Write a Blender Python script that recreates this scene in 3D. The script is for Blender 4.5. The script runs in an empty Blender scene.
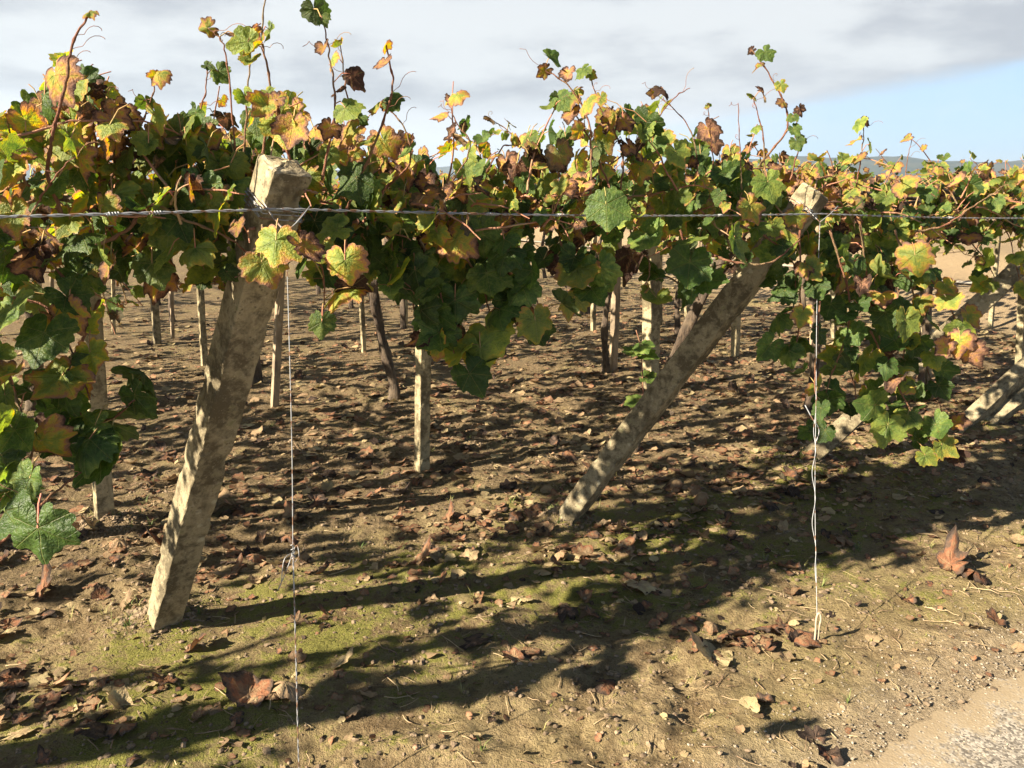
import bpy, math, random
import numpy as np
from mathutils import Vector
random.seed(7); RNG = np.random.default_rng(7)
R = math.radians
scene = bpy.context.scene
COL = scene.collection

# ------------------------------------------------------------------ camera
EYE = 1.6; PITCH = R(13.6); FPX = 800.0
cam_d = bpy.data.cameras.new('camera'); cam = bpy.data.objects.new('camera', cam_d); COL.objects.link(cam)
cam.location = (0, 0, EYE); cam.rotation_euler = (R(90) - PITCH, 0, 0)
cam_d.sensor_width = 36; cam_d.lens = FPX / 1024 * 36; cam_d.clip_start = 0.05; cam_d.clip_end = 9000
scene.camera = cam

# ------------------------------------------------------------------ light, sky, exposure
SUN_EL = R(29); SH = R(28)                    # shadows fall towards (cos SH, sin SH)
sun_to = Vector((-math.cos(SH) * math.cos(SUN_EL), -math.sin(SH) * math.cos(SUN_EL), math.sin(SUN_EL)))
sd = bpy.data.lights.new('sun', 'SUN'); sd.energy = 5.0; sd.angle = R(0.55); sd.color = (1.0, 0.87, 0.68)
so = bpy.data.objects.new('sun', sd); COL.objects.link(so)
so.rotation_euler = sun_to.to_track_quat('Z', 'Y').to_euler()
scene.view_settings.view_transform = 'Standard'; scene.view_settings.look = 'None'
scene.view_settings.gamma = 1; scene.view_settings.use_curve_mapping = False
scene.view_settings.exposure = 1.98

world = bpy.data.worlds.new('World'); scene.world = world; world.use_nodes = True
class NT:
    """tiny node-tree helper"""
    def __init__(s, tree): s.t = tree; s.n = tree.nodes; s.l = tree.links
    def node(s, typ, **kw):
        n = s.n.new(typ)
        for k, v in kw.items(): setattr(n, k, v)
        return n
    def put(s, sock, v):
        if isinstance(v, (int, float)): sock.default_value = v
        elif isinstance(v, (tuple, list)): sock.default_value = v if len(v) == len(sock.default_value) else tuple(v) + (1,)
        elif v is not None: s.l.new(v, sock)
    def m(s, op, a, b=None, c=None, clamp=False):
        n = s.node('ShaderNodeMath', operation=op, use_clamp=clamp)
        s.put(n.inputs[0], a)
        if b is not None: s.put(n.inputs[1], b)
        if c is not None: s.put(n.inputs[2], c)
        return n.outputs[0]
    def vm(s, op, a, b=None, out=0):
        n = s.node('ShaderNodeVectorMath', operation=op); s.put(n.inputs[0], a)
        if b is not None: s.put(n.inputs[1], b)
        return n.outputs[out]
    def mapr(s, v, a, b, c=0.0, d=1.0, smooth=True):
        n = s.node('ShaderNodeMapRange'); n.interpolation_type = 'SMOOTHSTEP' if smooth else 'LINEAR'
        s.put(n.inputs[0], v); s.put(n.inputs[1], a); s.put(n.inputs[2], b); s.put(n.inputs[3], c); s.put(n.inputs[4], d)
        return n.outputs[0]
    def noise(s, vec, scale, detail=4, rough=0.55, out='Fac', dist=0.0):
        n = s.node('ShaderNodeTexNoise'); s.put(n.inputs['Vector'], vec); s.put(n.inputs['Scale'], scale)
        n.inputs['Detail'].default_value = detail; n.inputs['Roughness'].default_value = rough; n.inputs['Distortion'].default_value = dist
        return n.outputs[out]
    def mix(s, f, a, b, mode='MIX'):
        n = s.node('ShaderNodeMix', data_type='RGBA', blend_type=mode)
        s.put(n.inputs[0], f); s.put(n.inputs[6], a); s.put(n.inputs[7], b); return n.outputs[2]
    def ramp(s, f, stops):
        n = s.node('ShaderNodeValToRGB'); s.put(n.inputs[0], f); e = n.color_ramp.elements
        while len(e) < len(stops): e.new(0.5)
        for k, (p, c) in enumerate(stops): e[k].position = p; e[k].color = tuple(c) + (1,)
        return n.outputs[0]
    def bump(s, h, strength, dist=0.01):
        n = s.node('ShaderNodeBump'); n.inputs['Strength'].default_value = strength; n.inputs['Distance'].default_value = dist
        s.put(n.inputs['Height'], h); return n.outputs[0]

w = NT(world.node_tree); w.n.clear()
sky = w.node('ShaderNodeTexSky', sky_type='NISHITA'); sky.sun_disc = False
sky.sun_elevation = SUN_EL; sky.sun_rotation = math.atan2(sun_to.x, sun_to.y)
sky.air_density = 0.8; sky.dust_density = 0.2; sky.ozone_density = 2.0
tc = w.node('ShaderNodeTexCoord').outputs['Generated']
sp = w.node('ShaderNodeSeparateXYZ'); w.put(sp.inputs[0], tc)
dx, dy, dz = sp.outputs
az = w.m('ARCTAN2', dx, dy)
cv = w.node('ShaderNodeCombineXYZ'); w.put(cv.inputs[0], az); w.put(cv.inputs[1], w.m('MULTIPLY', dz, 3.2)); w.put(cv.inputs[2], 0.37)
n1 = w.noise(cv.outputs[0], 2.6, 6, 0.55)
n2 = w.noise(cv.outputs[0], 7.0, 9, 0.62)
# underside of the big cloud sheet: rises towards the right
thr = w.m('ADD', w.m('MULTIPLY', w.m('MAXIMUM', w.m('SUBTRACT', az, 0.26), -0.1), 0.15), 0.082)
hgt = w.m('ADD', w.m('SUBTRACT', dz, thr), w.m('MULTIPLY', w.m('SUBTRACT', n2, 0.5), 0.035))
sheet = w.mapr(hgt, -0.008, 0.014)
# paler low cloud to the left
lowc = w.m('MULTIPLY', w.mapr(w.m('ADD', az, w.m('MULTIPLY', w.m('SUBTRACT', n1, 0.5), 0.8)), 0.42, 0.02), w.mapr(n1, 0.25, 0.5))
wisp = w.m('MULTIPLY', w.mapr(n2, 0.5, 0.8), 0.25)
hzn = w.mapr(dz, 0.05, 0.0, 0.0, 0.5)
low_all = w.m('MAXIMUM', w.m('MAXIMUM', lowc, wisp), hzn)
CS = 4.85
grey = w.mix(w.mapr(w.m('ADD', n1, w.m('MULTIPLY', w.m('SUBTRACT', n2, 0.5), 0.6)), 0.36, 0.64), (0.60 * CS, 0.63 * CS, 0.68 * CS), (0.91 * CS, 0.94 * CS, 0.96 * CS))
white = (1.06 * CS, 1.10 * CS, 1.15 * CS)
blue = w.mix(0.80, sky.outputs[0], (0.58 * CS, 0.82 * CS, 1.08 * CS))
c1 = w.mix(low_all, blue, white)
rim = w.m('MULTIPLY', w.mapr(hgt, 0.045, 0.008), w.mapr(az, .5, .1))
grey = w.mix(w.m('MULTIPLY', rim, .7), grey, white)
c2 = w.mix(sheet, c1, grey)
skycol = w.mix(w.mapr(dz, 0.18, 0.42), c2, w.mix(1.0, sky.outputs[0], (.62, .62, .62), 'MULTIPLY'))
bg = w.node('ShaderNodeBackground'); w.put(bg.inputs[0], skycol); bg.inputs[1].default_value = 0.05
wo = w.node('ShaderNodeOutputWorld'); w.l.new(bg.outputs[0], wo.inputs[0])

# ------------------------------------------------------------------ geometry of the place
def ray(px, py):
    a = (px - 512) / FPX; b = (384 - py) / FPX
    return np.array([a, math.cos(PITCH) + b * math.sin(PITCH), -math.sin(PITCH) + b * math.cos(PITCH)])
def P(px, py, d):                      # the place point seen there, d metres in front
    r = ray(px, py); return np.array([0, 0, EYE]) + r * (d / r[1])
def GP(px, py):
    r = ray(px, py); t = EYE / -r[2]; return np.array([r[0] * t, r[1] * t, 0.0])
def proj(p):
    p = np.atleast_2d(p); q = p - np.array([0, 0, EYE])
    z = q[:, 1] * math.cos(PITCH) - q[:, 2] * math.sin(PITCH); y = q[:, 1] * math.sin(PITCH) + q[:, 2] * math.cos(PITCH)
    return 512 + FPX * q[:, 0] / z, 384 - FPX * y / z, z
T1 = np.array([-0.62, 2.2]); SD = np.array([0.848, 0.530]); TD = np.array([-0.530, 0.848])
def ST(s, t, z=0.0):
    p = T1 + SD * s + TD * t; return np.array([p[0], p[1], z])
def st_of(x, y):
    qx = x - T1[0]; qy = y - T1[1]; return qx * SD[0] + qy * SD[1], qx * TD[0] + qy * TD[1]

# value noise in numpy
_perm = RNG.random((256, 256))
def vnoise(x, y):
    xi = np.floor(x).astype(int); yi = np.floor(y).astype(int); fx = x - xi; fy = y - yi
    fx = fx * fx * (3 - 2 * fx); fy = fy * fy * (3 - 2 * fy)
    g = lambda a, b: _perm[a % 256, b % 256]
    return (g(xi, yi) * (1 - fx) + g(xi + 1, yi) * fx) * (1 - fy) + (g(xi, yi + 1) * (1 - fx) + g(xi + 1, yi + 1) * fx) * fy
def fbm(x, y, o=4):
    a = 0; s = 0.5
    for k in range(o): a = a + s * (vnoise(x * 2 ** k + 17 * k, y * 2 ** k + 5 * k) - 0.5); s *= 0.55
    return a
def sstep(x, a, b):
    u = np.clip((x - a) / (b - a), 0, 1); return u * u * (3 - 2 * u)
ROAD_A = GP(840, 768)[:2]; 
_, ROAD_T = st_of(*ROAD_A)
def road_edge_t(s): return ROAD_T + 0.06 * fbm(s * 1.3, s * 0 + 3.1, 4) * 2
MOUNDS = [GP(158, 628)[:2], GP(562, 524)[:2], GP(800, 466)[:2], GP(107, 532)[:2], GP(978, 430)[:2]]
def ground_h(x, y):
    x = np.asarray(x, float); y = np.asarray(y, float)
    s, t = st_of(x, y)
    dist = np.hypot(x, y)
    rough = sstep(t, ROAD_T - 0.02, ROAD_T + 0.25)
    h = rough * (0.05 * fbm(x * 1.7, y * 1.7, 3) + 0.055 * fbm(x * 7, y * 7, 4) * (0.4 + 1.2 * np.clip(vnoise(x * .8, y * .8), 0, 1)) * np.exp(-dist / 30))
    h = h + rough * 0.050 * np.maximum(fbm(x * 21, y * 21, 3), 0) * (dist < 9) * np.clip(2.2 * vnoise(x * 1.9 + 31, y * 1.9) - .3, 0.15, 1.5)
    h = h + 0.02 * rough
    for (mx, my) in MOUNDS: h = h + 0.060 * np.exp(-((x - mx) ** 2 + (y - my) ** 2) / 0.016) * (1 + 1.2 * fbm(x * 12, y * 12, 2))
    bank = 0.28 * sstep(s, 9.0, 10.8) + 0.36 * sstep(s, 11.2, 12.6) + 0.3 * sstep(s, 14, 30)
    return h + bank
def gz(x, y): return float(ground_h(x, y))
def onground(p, dz=0.0): return np.array([p[0], p[1], gz(p[0], p[1]) + dz])

# ------------------------------------------------------------------ object helpers
def props(o, label=None, cat=None, group=None, kind=None):
    if label: o['label'] = label
    if cat: o['category'] = cat
    if group: o['group'] = group
    if kind: o['kind'] = kind
    return o
def empty(name, loc, label, cat, group=None):
    o = bpy.data.objects.new(name, None); COL.objects.link(o); o.location = loc; o.empty_display_size = 0.1
    return props(o, label, cat, group)
def mesh_np(name, V, faces_list, mats, attrs=None, smooth=True, matidx=None, parent=None, origin=(0, 0, 0)):
    """faces_list: list of int arrays (n,k). attrs: name -> (n,3|4) array."""
    me = bpy.data.meshes.new(name); V = np.asarray(V, np.float32) - np.asarray(origin, np.float32)
    me.vertices.add(len(V)); me.vertices.foreach_set('co', V.ravel())
    fl = [np.asarray(f, np.int32) for f in faces_list if len(f)]
    tot = np.concatenate([np.full(len(f), f.shape[1], np.int32) for f in fl])
    loops = np.concatenate([f.ravel() for f in fl])
    me.loops.add(len(loops)); me.loops.foreach_set('vertex_index', loops)
    me.polygons.add(len(tot)); st = np.concatenate([[0], np.cumsum(tot)[:-1]]).astype(np.int32)
    me.polygons.foreach_set('loop_start', st); me.polygons.foreach_set('loop_total', tot)
    if matidx is not None: me.polygons.foreach_set('material_index', np.asarray(matidx, np.int32))
    for m_ in (mats if isinstance(mats, (list, tuple)) else [mats]): me.materials.append(m_)
    me.update(calc_edges=True)
    me.polygons.foreach_set('use_smooth', np.full(len(tot), smooth))
    for k, a in (attrs or {}).items():
        a = np.asarray(a, np.float32)
        if a.shape[1] == 3: at = me.attributes.new(k, 'FLOAT_VECTOR', 'POINT'); at.data.foreach_set('vector', a.ravel())
        else: at = me.attributes.new(k, 'FLOAT_COLOR', 'POINT'); at.data.foreach_set('color', a.ravel())
    o = bpy.data.objects.new(name, me); COL.objects.link(o); o.location = origin
    if parent is not None:
        o.parent = parent; o.location = np.asarray(origin) - np.asarray(parent.location)
    return o
class MB:
    def __init__(s): s.V = []; s.F = {}; s.n = 0
    def add(s, V, F):
        V = np.asarray(V, float)
        for f in (F if isinstance(F, list) else [F]):
            if len(f): s.F.setdefault(f.shape[1], []).append(f + s.n)
        s.V.append(V); s.n += len(V)
    def build(s, name, mat, parent=None, origin=(0, 0, 0), smooth=True):
        return mesh_np(name, np.concatenate(s.V), [np.concatenate(v) for v in s.F.values()], mat, smooth=smooth, parent=parent, origin=origin)
def tube(pts, rad, sides=6, cap=True):
    pts = np.asarray(pts, float); n = len(pts)
    rad = np.full(n, rad) if np.isscalar(rad) else np.asarray(rad)
    tg = np.gradient(pts, axis=0); tg /= np.linalg.norm(tg, axis=1)[:, None] + 1e-9
    ref = np.array([0.31, 0.22, 0.92]); 
    if abs(tg[0] @ ref) > 0.9: ref = np.array([1.0, 0.1, 0])
    V = []; u = np.cross(tg[0], ref); u /= np.linalg.norm(u)
    a = np.arange(sides) * 2 * math.pi / sides
    for i in range(n):
        u = u - tg[i] * (u @ tg[i]); u /= np.linalg.norm(u) + 1e-9; v = np.cross(tg[i], u)
        V.append(pts[i] + rad[i] * (np.cos(a)[:, None] * u + np.sin(a)[:, None] * v))
    V = np.concatenate(V); i = np.arange(n - 1)[:, None] * sides; j = np.arange(sides)[None]; k = (j + 1) % sides
    F = np.stack([i + j, i + k, i + sides + k, i + sides + j], -1).reshape(-1, 4)
    fs = [F]
    if cap:
        V = np.concatenate([V, pts[:1], pts[-1:]]); c0 = n * sides; jj = np.arange(sides); kk = (jj + 1) % sides
        fs.append(np.stack([np.full(sides, c0), kk, jj], -1))
        fs.append(np.stack([np.full(sides, c0 + 1), jj + (n - 1) * sides, kk + (n - 1) * sides], -1))
    return V, fs
def smooth_path(pts, n=24):
    pts = np.asarray(pts, float); m = len(pts); out = []
    ext = np.vstack([2 * pts[0] - pts[1], pts, 2 * pts[-1] - pts[-2]])
    for q in np.linspace(0, m - 1 - 1e-6, n):
        i = int(q); f = q - i; a, b, c, d = ext[i:i + 4]
        out.append(0.5 * (2 * b + (c - a) * f + (2 * a - 5 * b + 4 * c - d) * f * f + (3 * b - a - 3 * c + d) * f ** 3))
    return np.array(out)

# ------------------------------------------------------------------ materials
def newmat(name):
    m_ = bpy.data.materials.new(name); m_.use_nodes = True; t = NT(m_.node_tree); t.n.clear()
    out = t.node('ShaderNodeOutputMaterial'); b = t.node('ShaderNodeBsdfPrincipled'); t.l.new(b.outputs[0], out.inputs[0])
    return m_, t, b, out
def wpos(t):
    return t.node('ShaderNodeNewGeometry').outputs['Position']
def opos(t):
    return t.node('ShaderNodeTexCoord').outputs['Object']

def leaf_material(name, dry=False):
    m_, t, b, out = newmat(name)
    la = t.node('ShaderNodeAttribute', attribute_name='leaf'); lc = t.node('ShaderNodeAttribute', attribute_name='lco')
    sc = t.node('ShaderNodeSeparateColor'); t.put(sc.inputs[0], la.outputs['Color']); age, rad, rnd = sc.outputs
    sx = t.node('ShaderNodeSeparateXYZ'); t.put(sx.inputs[0], lc.outputs['Vector'])
    ax = t.m('ABSOLUTE', sx.outputs[0]); y = sx.outputs[1]
    dmin = None
    for ang in (0, 56, 112):
        c, s_ = math.cos(R(ang)), math.sin(R(ang))
        dot = t.m('ADD', t.m('MULTIPLY', ax, s_), t.m('MULTIPLY', y, c))
        crs = t.m('ABSOLUTE', t.m('SUBTRACT', t.m('MULTIPLY', ax, c), t.m('MULTIPLY', y, s_)))
        d = t.m('ADD', crs, t.m('MULTIPLY', t.m('LESS_THAN', dot, 0.0), 1.0))
        dmin = d if dmin is None else t.m('MINIMUM', dmin, d)
    rr = t.m('POWER', t.m('ADD', t.m('MULTIPLY', ax, ax), t.m('MULTIPLY', y, y)), 0.5)
    vein = t.mapr(dmin, 0.022, 0.003)
    sec = t.m('MULTIPLY', t.mapr(t.m('SINE', t.m('MULTIPLY', t.m('SUBTRACT', rr, t.m('MULTIPLY', dmin, 0.75)), 34.0)), 0.90, 1.0), 0.35)
    veins = t.m('MAXIMUM', vein, sec)
    off = t.node('ShaderNodeCombineXYZ'); t.put(off.inputs[0], t.m('MULTIPLY', rnd, 91.0)); t.put(off.inputs[2], t.m('MULTIPLY', rnd, 37.0))
    vec = t.vm('ADD', lc.outputs['Vector'], off.outputs[0])
    n1 = t.noise(vec, 1.5, 5, 0.7, dist=.4); n2 = t.noise(vec, 9.0, 3, 0.6)
    e3 = t.m('MULTIPLY', t.m('POWER', rad, 4.0), t.mapr(age, 0.12, 0.5, 0.02, 0.34))
    tt = t.m('ADD', t.m('ADD', age, t.m('MULTIPLY', t.m('SUBTRACT', n1, 0.5), 1.05)), e3)
    tt = t.m('ADD', tt, t.m('MULTIPLY', t.m('SUBTRACT', n2, 0.5), 0.30))
    tt = t.m('ADD', tt, t.m('MULTIPLY', t.m('MULTIPLY', dmin, t.mapr(age, 0.2, 0.4)), 0.35), clamp=True)
    if dry:
        col = t.ramp(tt, [(0.0, (.36, .29, .15)), (.22, (.30, .21, .12)), (.40, (.27, .18, .10)), (.55, (.24, .14, .075)), (.68, (.24, .10, .05)), (.78, (.13, .078, .05)), (.90, (.085, .06, .045)), (1.0, (.04, .028, .022))])
    else:
        col = t.ramp(tt, [(0.0, (.040, .074, .018)), (.18, (.080, .138, .028)), (.32, (.165, .22, .045)), (.47, (.23, .28, .05)), (.60, (.42, .33, .05)), (.69, (.44, .22, .07)), (.79, (.32, .17, .10)), (.90, (.17, .085, .055)), (1.0, (.05, .027, .02))])
    grn = t.mapr(rnd, 0.0, 1.0, 0.72, 1.28, smooth=False)
    col = t.mix(1.0, col, t.node_rgb(grn) if hasattr(t, 'node_rgb') else col, 'MIX') if False else col
    hsv = t.node('ShaderNodeHueSaturation'); t.put(hsv.inputs['Color'], col); t.put(hsv.inputs['Value'], grn); hsv.inputs['Saturation'].default_value = 0.98
    col = hsv.outputs[0]
    col = t.mix(t.m('MULTIPLY', veins, 0.30 if not dry else .12), col, (.30, .27, .10) if not dry else (.30, .19, .11))
    # spots of dead tissue
    vor = t.node('ShaderNodeTexVoronoi'); t.put(vor.inputs['Vector'], vec); vor.inputs['Scale'].default_value = 7.0
    spot = t.m('MULTIPLY', t.mapr(vor.outputs['Distance'], 0.17, 0.08), t.mapr(n1, 0.5, 0.6))
    col = t.mix(t.m('MULTIPLY', spot, 0.6), col, (.10, .05, .03))
    bf = t.node('ShaderNodeNewGeometry').outputs['Backfacing']
    under = t.mix(0.30, col, (.20, .23, .13) if not dry else (.34, .27, .20))
    colf = t.mix(bf, col, under)
    t.put(b.inputs['Base Color'], colf); t.put(b.inputs['Roughness'], t.mapr(age, 0.3, 0.7, 0.42, 0.75)); b.inputs['Specular IOR Level'].default_value = 0.28 if not dry else 0.15
    pk = t.noise(vec, 13.0, 2, .5)
    h = t.m('ADD', t.m('MULTIPLY', veins, -0.8), t.m('ADD', t.m('MULTIPLY', n2, 1.0), pk))
    bm = t.bump(h, 0.6, 0.005); t.put(b.inputs['Normal'], bm)
    tr = t.node('ShaderNodeBsdfTranslucent')
    sat = t.node('ShaderNodeHueSaturation'); t.put(sat.inputs['Color'], col); sat.inputs['Saturation'].default_value = 1.2; sat.inputs['Value'].default_value = 1.5
    t.put(tr.inputs[0], sat.outputs[0]); t.put(tr.inputs['Normal'], bm)
    mx = t.node('ShaderNodeMixShader'); mx.inputs[0].default_value = 0.45 if not dry else 0.12
    t.l.new(b.outputs[0], mx.inputs[1]); t.l.new(tr.outputs[0], mx.inputs[2]); t.l.new(mx.outputs[0], out.inputs[0])
    return m_
M_LEAF = leaf_material('vine_leaf'); M_DRY = leaf_material('dry_leaf', True)

def bark_mat(name, c1, c2, c3, scale=30):
    m_, t, b, out = newmat(name); p = wpos(t)
    mp = t.vm('MULTIPLY', p, (1, 1, 0.25))
    n = t.noise(mp, scale, 5, 0.7, dist=.6); n2 = t.noise(p, 6, 3)
    col = t.mix(t.mapr(n, 0.35, 0.65), c1, c2); col = t.mix(t.mapr(n2, 0.45, 0.7), col, c3)
    t.put(b.inputs['Base Color'], col); b.inputs['Roughness'].default_value = 0.8
    t.put(b.inputs['Normal'], t.bump(n, 1.0, 0.012)); return m_
M_BARK = bark_mat('vine_bark', (.028, .019, .012), (.095, .064, .040), (.13, .095, .06), 75)
M_CANE = bark_mat('cane_bark', (.26, .10, .06), (.36, .17, .10), (.32, .23, .12), 40)
M_PET = bark_mat('petiole', (.38, .20, .09), (.32, .28, .08), (.40, .13, .09), 9)
M_WOOD = bark_mat('stake_wood', (.24, .18, .115), (.36, .28, .18), (.16, .12, .08), 25)

def concrete_mat(name, tint=(1, 1, 1), green=0.65):
    m_, t, b, out = newmat(name); p = wpos(t)
    n = t.noise(p, 5, 6, 0.65); f = t.noise(p, 120, 4, 0.7); mid = t.noise(p, 28, 5, 0.65, dist=0.3)
    a = tuple(v * k for v, k in zip((.100, .082, .050), tint)); c = tuple(v * k for v, k in zip((.29, .245, .155), tint))
    col = t.mix(t.mapr(t.m('ADD', n, t.m('MULTIPLY', t.m('SUBTRACT', mid, .5), .9)), 0.34, 0.62), a, c)
    col = t.mix(t.m('MULTIPLY', t.mapr(mid, 0.55, 0.72), green), col, (.13, .13, .055))
    col = t.mix(t.m('MULTIPLY', t.mapr(f, 0.55, 0.7), 0.5), col, (.12, .10, .075))
    col = t.mix(t.m('MULTIPLY', t.mapr(f, 0.42, 0.3), 0.35), col, (.55, .48, .36))
    vor = t.node('ShaderNodeTexVoronoi'); t.put(vor.inputs['Vector'], p); vor.inputs['Scale'].default_value = 55
    pit = t.m('MULTIPLY', t.mapr(vor.outputs['Distance'], 0.22, 0.1), t.mapr(mid, .5, .55))
    col = t.mix(t.m('MULTIPLY', pit, .6), col, (.07, .055, .04))
    vor2 = t.node('ShaderNodeTexVoronoi'); t.put(vor2.inputs['Vector'], p); vor2.inputs['Scale'].default_value = 19
    lich = t.m('MULTIPLY', t.mapr(t.m('ADD', vor2.outputs['Distance'], t.m('MULTIPLY', f, .3)), .42, .3), t.mapr(n, .5, .58))
    col = t.mix(t.m('MULTIPLY', lich, .5), col, (.48, .45, .33))
    stk = t.noise(t.vm('MULTIPLY', p, (14, 14, 1.6)), 1.0, 5, .6)
    col = t.mix(t.m('MULTIPLY', t.mapr(stk, .5, .66), .5), col, (.085, .066, .04))
    t.put(b.inputs['Base Color'], col); b.inputs['Roughness'].default_value = 0.93; b.inputs['Specular IOR Level'].default_value = 0.2
    h = t.m('ADD', t.m('MULTIPLY', f, 0.5), t.m('SUBTRACT', mid, t.m('MULTIPLY', pit, .8)))
    t.put(b.inputs['Normal'], t.bump(h, 0.75, 0.008)); return m_
M_CONC = concrete_mat('weathered_concrete'); M_CAP = concrete_mat('exposed_aggregate', (1.75, 1.75, 1.8), 0.05)
M_PALE = concrete_mat('pale_concrete', (1.25, 1.25, 1.2), 0.2)

def wire_mat():
    m_, t, b, out = newmat('galvanised_wire'); n = t.noise(wpos(t), 40, 3)
    t.put(b.inputs['Base Color'], t.mix(t.mapr(n, .52, .62), (.30, .31, .32), (.17, .09, .05)))
    t.put(b.inputs['Metallic'], t.mapr(n, .52, .62, .35, 0.0)); b.inputs['Roughness'].default_value = 0.5
    return m_
M_WIRE = wire_mat()
m_, t, b, out = newmat('pale_rod'); t.put(b.inputs['Base Color'], t.mix(t.noise(wpos(t), 60), (.30, .24, .16), (.46, .39, .28))); b.inputs['Roughness'].default_value = .7; M_ROD = m_

def soil_mat():
    m_, t, b, out = newmat('mossy_soil'); p = wpos(t)
    at = t.node('ShaderNodeAttribute', attribute_name='zone'); sc = t.node('ShaderNodeSeparateColor'); t.put(sc.inputs[0], at.outputs['Color'])
    moss, far, sand = sc.outputs
    n0 = t.noise(p, 1.6, 5, 0.6); n1 = t.noise(p, 11, 6, 0.68); n2 = t.noise(p, 60, 5, 0.7); n3 = t.noise(p, 220, 3, 0.7)
    col = t.mix(t.mapr(n1, 0.36, 0.64), (.160, .112, .058), (.375, .285, .155))
    col = t.mix(t.mapr(n0, 0.42, 0.66), col, (.27, .215, .100))
    col = t.mix(t.m('MULTIPLY', t.mapr(n2, 0.55, 0.68), 0.65), col, (.36, .275, .175))
    col = t.mix(t.m('MULTIPLY', t.mapr(n2, 0.45, 0.33), 0.6), col, (.072, .048, .030))
    mm = t.mapr(t.m('ADD', moss, t.m('ADD', t.m('MULTIPLY', t.m('SUBTRACT', n1, 0.5), 1.5), t.m('MULTIPLY', t.m('SUBTRACT', n2, 0.5), .9))), 0.42, 0.72)
    mcol = t.mix(t.mapr(n3, 0.4, 0.6), (.115, .13, .020), (.24, .235, .045))
    col = t.mix(t.m('MULTIPLY', mm, 0.82), col, mcol)
    hum_shade = t.node('ShaderNodeAttribute', attribute_name='humus_shade').outputs['Fac']
    hm_ = t.mapr(t.m('ADD', hum_shade, t.m('MULTIPLY', t.m('SUBTRACT', n1, 0.5), 1.6)), .35, .75)
    hum_shade_col = t.mix(t.mapr(n2, .40, .62), (.10, .072, .042), (.25, .18, .105))
    col = t.mix(t.m('MULTIPLY', hm_, .85), col, hum_shade_col)  # leaf-carpet brown, with canopy shade also put into the soil colour
    col = t.mix(sand, col, t.mix(t.mapr(n2, .4, .6), (.32, .25, .165), (.42, .34, .235)))
    col = t.mix(t.m('MULTIPLY', far, .8), col, t.mix(n1, (.36, .27, .17), (.27, .20, .12)))
    t.put(b.inputs['Base Color'], col); b.inputs['Roughness'].default_value = 0.95; b.inputs['Specular IOR Level'].default_value = 0.15
    h = t.m('ADD', t.m('MULTIPLY', n2, 0.9), t.m('ADD', t.m('MULTIPLY', n1, 1.2), t.m('MULTIPLY', n3, 0.35)))
    t.put(b.inputs['Normal'], t.bump(h, 1.0, 0.030)); return m_
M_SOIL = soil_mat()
def road_mat():
    m_, t, b, out = newmat('gritty_road'); p = wpos(t)
    at = t.node('ShaderNodeAttribute', attribute_name='zone'); sc = t.node('ShaderNodeSeparateColor'); t.put(sc.inputs[0], at.outputs['Color'])
    vor = t.node('ShaderNodeTexVoronoi'); t.put(vor.inputs['Vector'], p); vor.inputs['Scale'].default_value = 130
    n = t.noise(p, 9, 5); n2 = t.noise(p, 90, 4, .7)
    stone = t.mix(t.mapr(vor.outputs['Color'], .1, .9), (.06, .055, .05), (.40, .36, .30))
    sandc = t.mix(n2, (.36, .295, .20), (.25, .195, .12))
    k = t.mapr(t.m('ADD', sc.outputs[0], t.m('ADD', t.m('MULTIPLY', t.m('SUBTRACT', n, .5), 1.3), t.m('MULTIPLY', t.m('SUBTRACT', n2, .5), 1.0))), 0.62, 0.92)
    rc = t.mix(k, t.mix(.15, stone, sandc), sandc)
    ke = t.mapr(t.m('ADD', sc.outputs[0], t.m('ADD', t.m('MULTIPLY', t.m('SUBTRACT', n, .5), .5), t.m('MULTIPLY', t.m('SUBTRACT', n2, .5), .5))), 0.78, 1.0)
    t.put(b.inputs['Base Color'], t.mix(ke, rc, t.mix(n2, (.18, .13, .075), (.33, .26, .16)))); b.inputs['Roughness'].default_value = .9
    t.put(b.inputs['Normal'], t.bump(t.m('MULTIPLY', vor.outputs['Distance'], -1.0), .35, .003)); return m_
M_ROAD = road_mat()
m_, t, b, out = newmat('pale_track'); n = t.noise(wpos(t), 6, 5)
t.put(b.inputs['Base Color'], t.mix(n, (.50, .43, .32), (.38, .31, .22))); b.inputs['Roughness'].default_value = .95; M_TRACK = m_
m_, t, b, out = newmat('pebble'); n = t.noise(wpos(t), 25, 3)
t.put(b.inputs['Base Color'], t.mix(t.mapr(n, .35, .65), (.10, .07, .042), (.26, .19, .12))); b.inputs['Roughness'].default_value = .95; M_PEB = m_
m_, t, b, out = newmat('grit'); n = t.noise(wpos(t), 170, 2)
t.put(b.inputs['Base Color'], t.ramp(n, [(.32, (.05, .045, .04)), (.5, (.27, .22, .16)), (.68, (.38, .34, .27))])); b.inputs['Roughness'].default_value = .9; M_GRIT = m_
m_, t, b, out = newmat('straw'); n = t.noise(wpos(t), 4, 3)
t.put(b.inputs['Base Color'], t.mix(t.mapr(n, .4, .6), (.42, .32, .18), (.22, .14, .085))); b.inputs['Roughness'].default_value = .85; M_STRAW = m_
m_, t, b, out = newmat('wooded_hill'); n = t.noise(wpos(t), .03, 6, .7); n2 = t.noise(wpos(t), .006, 3)
t.put(b.inputs['Base Color'], t.mix(t.mapr(n, .4, .6), (.016, .026, .014), t.mix(n2, (.035, .045, .02), (.05, .04, .02)))); b.inputs['Roughness'].default_value = 1; M_HILL = m_

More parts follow.
